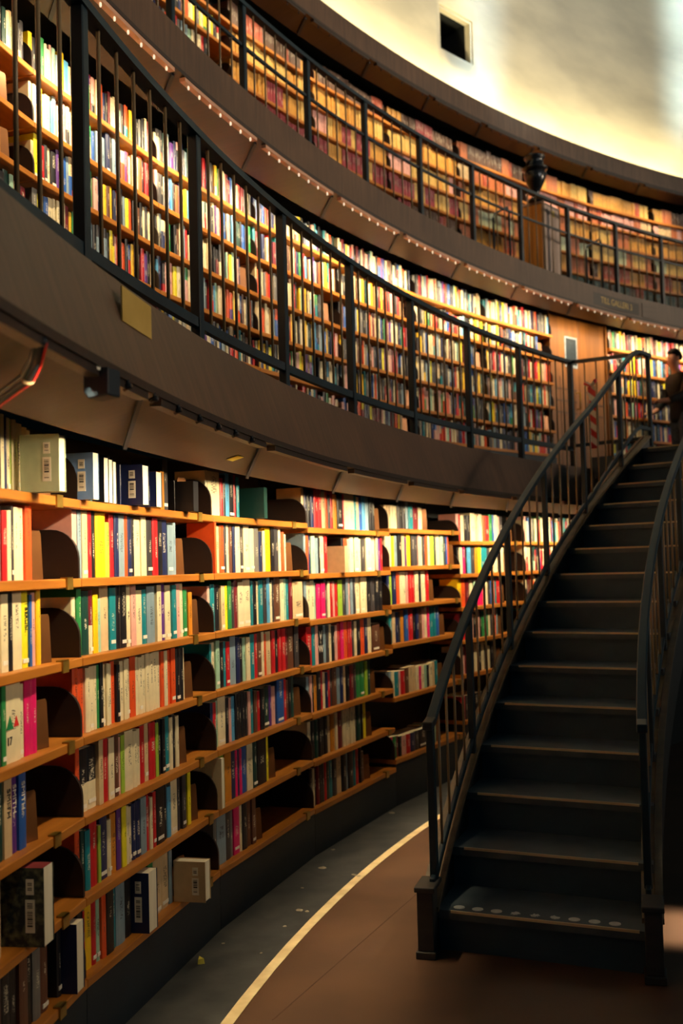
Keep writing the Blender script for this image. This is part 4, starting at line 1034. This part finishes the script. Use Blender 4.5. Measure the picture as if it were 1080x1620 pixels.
# black box hanging under the edge
t = 3.0290; bxr = empty('speaker_box', rp(14.312, t, 2.0605), math.atan2(tang(t).y, tang(t).x) - 0.2); tag(bxr, 'black wedge-shaped box with round front hanging under lower gallery edge', 'speaker')
mb = MB(); mb.prism([(-0.030, 0.0), (0.036, 0.0), (0.036, -0.056), (0.024, -0.072), (-0.030, -0.066)], -0.030, 0.030, lambda p, x: (x, p[0], p[1])); bevel(mb.build('housing', M['black'], bxr), 0.004, 2)
mb = MB(); mb.tube([(0.0301, 0.004, -0.038), (0.036, 0.004, -0.038)], 0.023, 18); mb.build('round_front', M['urn'], bxr, smooth=True)
mb = MB(); mb.box(-0.085, -0.031, -0.012, 0.022, -0.008, 0.0); mb.build('bracket', M['white'], bxr)
# bundle of cables under the soffit at the far left
cbl = empty('cable_bundle', rp(14.30, 3.052, 2.03)); tag(cbl, 'bundle of black cables with one red cable under the lower gallery', 'cables')
inv = Matrix.Translation(-cbl.location)
def cab(name, offs, r, m):
    P_ = [(14.31, 3.0564, 2.052), (14.35, 3.0510, 2.026), (14.40, 3.0455, 2.004), (14.508, 3.0384, 1.978), (14.625, 3.0298, 1.950), (14.72, 3.022, 1.93)]
    mb = MB(); mb.tube([rp(R + offs[0], t + offs[1], z + offs[2]) for R, t, z in P_], r, 12); o = mb.build(name, m, smooth=True); o.parent = cbl; o.matrix_parent_inverse = inv
cab('black_cable', (0, 0, 0), 0.009, M['black']); cab('black_cable', (0.008, 0.0008, 0.004), 0.006, M['metal'])
cab('red_cable', (-0.003, -0.0008, -0.007), 0.0035, M['red'])
mb = MB(); mb.tube([rp(14.400, 3.0455, 2.004), rp(14.405, 3.0451, 2.0028)], 0.0145, 14); o = mb.build('cable_tie', M['bar'], smooth=True); o.parent = cbl; o.matrix_parent_inverse = inv

# scrap of paper and scuffs on the dark floor ring
p = Vector((-0.683 * 0.9, 5.03 * 0.9, 0))
mb = MB(); mb.add([p + Vector(q) for q in ((-0.012, -0.02, 0.0), (0.016, -0.012, 0.0), (0.010, 0.02, 0.0), (-0.010, 0.016, 0.0), (-0.010, -0.016, 0.018), (0.012, -0.010, 0.022), (0.006, 0.012, 0.014), (-0.008, 0.010, 0.024))],
                     [(3, 2, 1, 0), (4, 5, 6, 7), (0, 1, 5, 4), (1, 2, 6, 5), (2, 3, 7, 6), (3, 0, 4, 7)])
tag(mb.build('paper_scrap', M['yellow']), 'crumpled scrap of yellow paper lying on the dark floor ring', 'paper')

srng = random.Random(9)
M['scuff'] = noise_mat('pale_scuff', srgb(150, 140, 120), srgb(190, 178, 150), (40, 40, 40), 4, 0.7)
for (x, y, L_, a_) in ((-0.151, 5.881, 0.05, 0.5), (0.014, 5.734, 0.035, 1.1), (0.036, 5.709, 0.03, 0.2), (-0.243, 5.174, 0.045, -0.3), (-0.207, 5.152, 0.025, 0.1), (-0.244, 5.525, 0.022, 0.9),
                      (0.27, 7.124, 0.05, 0.6), (0.424, 7.649, 0.07, 0.3), (-0.55, 4.75, 0.018, 0.3), (-0.38, 4.62, 0.016, 1.0), (-0.30, 4.95, 0.02, 0.2), (-0.10, 6.25, 0.03, 0.8)):
    pr = [(x + L_ / 2 * srng.uniform(0.6, 1) * math.cos(q * 0.7854 + a_) , y + L_ * 0.6 * srng.uniform(0.5, 1) * math.sin(q * 0.7854 + a_)) for q in range(8)]
    mb = MB(); mb.prism(pr, 0.0, 0.0012, lambda p, z: (p[0], p[1], z)); o = mb.build('scuff_mark', M['scuff'], FLOOR_DARK); o['label'] = 'pale scuffed chip'
M['seam'] = noise_mat('floor_seam', srgb(60, 40, 28), srgb(76, 52, 36), (9, 9, 9), 2, 0.6)
mb = MB(); bar_between(mb, (-0.29, 3.942, 0.0006), (0.55, 5.95, 0.0006), 0.004, 0.0012); mb.build('floor_seam', M['seam'], FLOOR_BROWN)

# ------------------------------------------------------------------ person on the landing at the right edge
def skin_body(name, J, E, m, parent, sub=2):
    me = bpy.data.meshes.new(name); me.from_pydata([j[0] for j in J], E, [])
    o = bpy.data.objects.new(name, me); COL.objects.link(o)
    md = o.modifiers.new('skin', 'SKIN'); md.use_smooth_shade = True
    sd = o.modifiers.new('sub', 'SUBSURF'); sd.levels = sub; sd.render_levels = sub
    for v, j in zip(me.skin_vertices[0].data, J):
        r = j[1]; v.radius = (r, r) if isinstance(r, (int, float)) else r
    me.skin_vertices[0].data[0].use_root = True
    me.materials.append(m); o.parent = parent
    return o
# local frame: the person looks along -x (towards the shelves on the left), y away from the viewer
tp_ = 2.2520; PR = 15.33
ps = empty('person', rp(PR, tp_, 2.3935), math.atan2(tang(tp_).y, tang(tp_).x) - 0.35)
ps.scale = (0.94, 0.94, 0.94)
tag(ps, 'person in black jacket and grey jeans reaching to a shelf', 'person')
J = [((0.02, 0, 0.92), 0.095), ((0.01, 0, 1.08), 0.115), ((0.0, 0, 1.24), 0.125), ((-0.01, 0, 1.36), 0.105), ((-0.03, 0, 1.44), 0.055), ((-0.055, 0, 1.50), 0.05),
     ((-0.075, 0, 1.56), 0.082), ((-0.075, 0, 1.63), 0.085), ((-0.07, 0, 1.69), 0.055),
     ((0.0, -0.165, 1.37), 0.045), ((-0.08, -0.22, 1.14), 0.046), ((-0.30, -0.18, 1.06), 0.036), ((-0.37, -0.165, 1.055), 0.028),
     ((0.0, 0.165, 1.37), 0.045), ((-0.06, 0.22, 1.13), 0.046), ((-0.22, 0.19, 0.98), 0.036), ((-0.29, 0.18, 0.95), 0.028),
     ((0.02, -0.085, 0.82), 0.068), ((0.0, -0.10, 0.48), 0.052), ((0.05, -0.10, 0.09), 0.042),
     ((0.02, 0.085, 0.82), 0.068), ((0.02, 0.10, 0.48), 0.052), ((0.07, 0.10, 0.09), 0.042),
     ((-0.07, -0.10, 0.035), 0.035), ((-0.05, 0.10, 0.035), 0.035),
     ((-0.445, -0.155, 1.05), (0.034, 0.016)), ((-0.36, 0.165, 0.945), (0.034, 0.016))]
E_ = [(0, 1), (1, 2), (2, 3), (3, 4), (4, 5), (5, 6), (6, 7), (7, 8), (3, 9), (9, 10), (10, 11), (11, 12), (3, 13), (13, 14), (14, 15), (15, 16), (0, 17), (17, 18), (18, 19), (0, 20), (20, 21), (21, 22), (19, 23), (22, 24), (12, 25), (16, 26)]
body = skin_body('body', J, E_, M['skin'], ps)
# face details stay on the body; fingers of both hands
for (w_, s, dz) in ((Vector((-0.445, -0.155, 1.05)), -1, -0.01), (Vector((-0.36, 0.165, 0.945)), 1, -0.01)):
    for k in range(4):
        y = w_.y - 0.024 + 0.016 * k; L = (0.060, 0.070, 0.074, 0.064)[k]
        skin_body('finger', [((w_.x + 0.012, y, w_.z), 0.009), ((w_.x - L * 0.45, y, w_.z + 0.004), 0.0085), ((w_.x - L * 0.8, y, w_.z - 0.010), 0.0075), ((w_.x - L, y, w_.z - 0.026), 0.006)], [(0, 1), (1, 2), (2, 3)], M['skin'], body, 1)
    skin_body('thumb', [((w_.x + 0.03, w_.y + 0.026 * -s, w_.z), 0.011), ((w_.x, w_.y + 0.046 * -s, w_.z - 0.012), 0.0095), ((w_.x - 0.028, w_.y + 0.046 * -s, w_.z - 0.026), 0.008)], [(0, 1), (1, 2)], M['skin'], body, 1)
mb = MB(); mb.lathe([(0.004, -0.012), (0.012, -0.006), (0.010, 0.010), (0.003, 0.020)], 8, (-0.163, 0.0, 1.590)); mb.build('nose', M['skin'], body, smooth=True)
for sy in (-0.032, 0.032):
    mb = MB(); mb.lathe([(0.002, -0.008), (0.008, -0.004), (0.008, 0.004), (0.002, 0.008)], 8, (-0.150, sy, 1.622)); mb.build('eye', M['ink'], body, smooth=True)
for sy in (-0.086, 0.086):
    mb = MB(); mb.lathe([(0.004, -0.03), (0.012, -0.012), (0.014, 0.014), (0.005, 0.03)], 8, (-0.065, sy, 1.61)); mb.build('ear', M['skin'], body, smooth=True)
mb = MB(); mb.tube([(-0.150, -0.022, 1.553), (-0.157, 0.0, 1.552), (-0.150, 0.022, 1.553)], 0.005, 6); mb.build('mouth', M['red'], body, smooth=True)
mb = MB(); rg = []
for a_ in range(13):                       # cap of hair: pulled back off the face, longer at the nape
    ph = math.pi * a_ / 12
    ring_ = []
    for q in range(20):
        th_ = 2 * math.pi * q / 20
        x_, y_, z_ = math.sin(ph) * math.cos(th_), math.sin(ph) * math.sin(th_), math.cos(ph)
        k_ = 1.0
        if x_ < -0.2 and z_ < 0.45: k_ = 0.72
        elif z_ < -0.35: k_ = 0.80
        ring_.append((-0.056 + 0.104 * x_ * k_, 0.096 * y_ * k_, 1.640 + 0.112 * z_ * k_))
    rg.append(ring_)
mb.sweep(rg, True); mb.build('hair', M['hair'], ps, smooth=True)
JJ = [((0.02, 0, 0.78), 0.165), ((0.02, 0, 0.92), 0.158), ((0.01, 0, 1.08), 0.145), ((0.0, 0, 1.24), 0.150), ((-0.01, 0, 1.36), 0.125), ((-0.025, 0, 1.43), 0.075),
      ((0.0, -0.175, 1.38), 0.076), ((-0.08, -0.22, 1.14), 0.062), ((-0.31, -0.18, 1.062), 0.048), ((0.0, 0.175, 1.38), 0.076), ((-0.06, 0.22, 1.13), 0.062), ((-0.22, 0.19, 0.985), 0.048)]
skin_body('jacket', JJ, [(0, 1), (1, 2), (2, 3), (3, 4), (4, 5), (4, 6), (6, 7), (7, 8), (4, 9), (9, 10), (10, 11)], M['jacket'], ps)
KK = [((0.02, 0, 1.02), 0.125), ((0.02, 0, 0.92), 0.125), ((0.02, -0.095, 0.80), 0.105), ((0.0, -0.10, 0.48), 0.076), ((0.05, -0.10, 0.06), 0.062), ((0.02, 0.095, 0.80), 0.105), ((0.02, 0.10, 0.48), 0.076), ((0.07, 0.10, 0.06), 0.062)]
skin_body('jeans', KK, [(0, 1), (1, 2), (2, 3), (3, 4), (1, 5), (5, 6), (6, 7)], M['jeans'], ps)
for sx, sy in ((0.05, -0.10), (0.07, 0.10)):
    skin_body('shoe', [((sx + 0.02, sy, 0.045), 0.045), ((sx - 0.06, sy, 0.040), 0.044), ((sx - 0.15, sy, 0.034), (0.036, 0.034))], [(0, 1), (1, 2)], M['shoe'], ps)
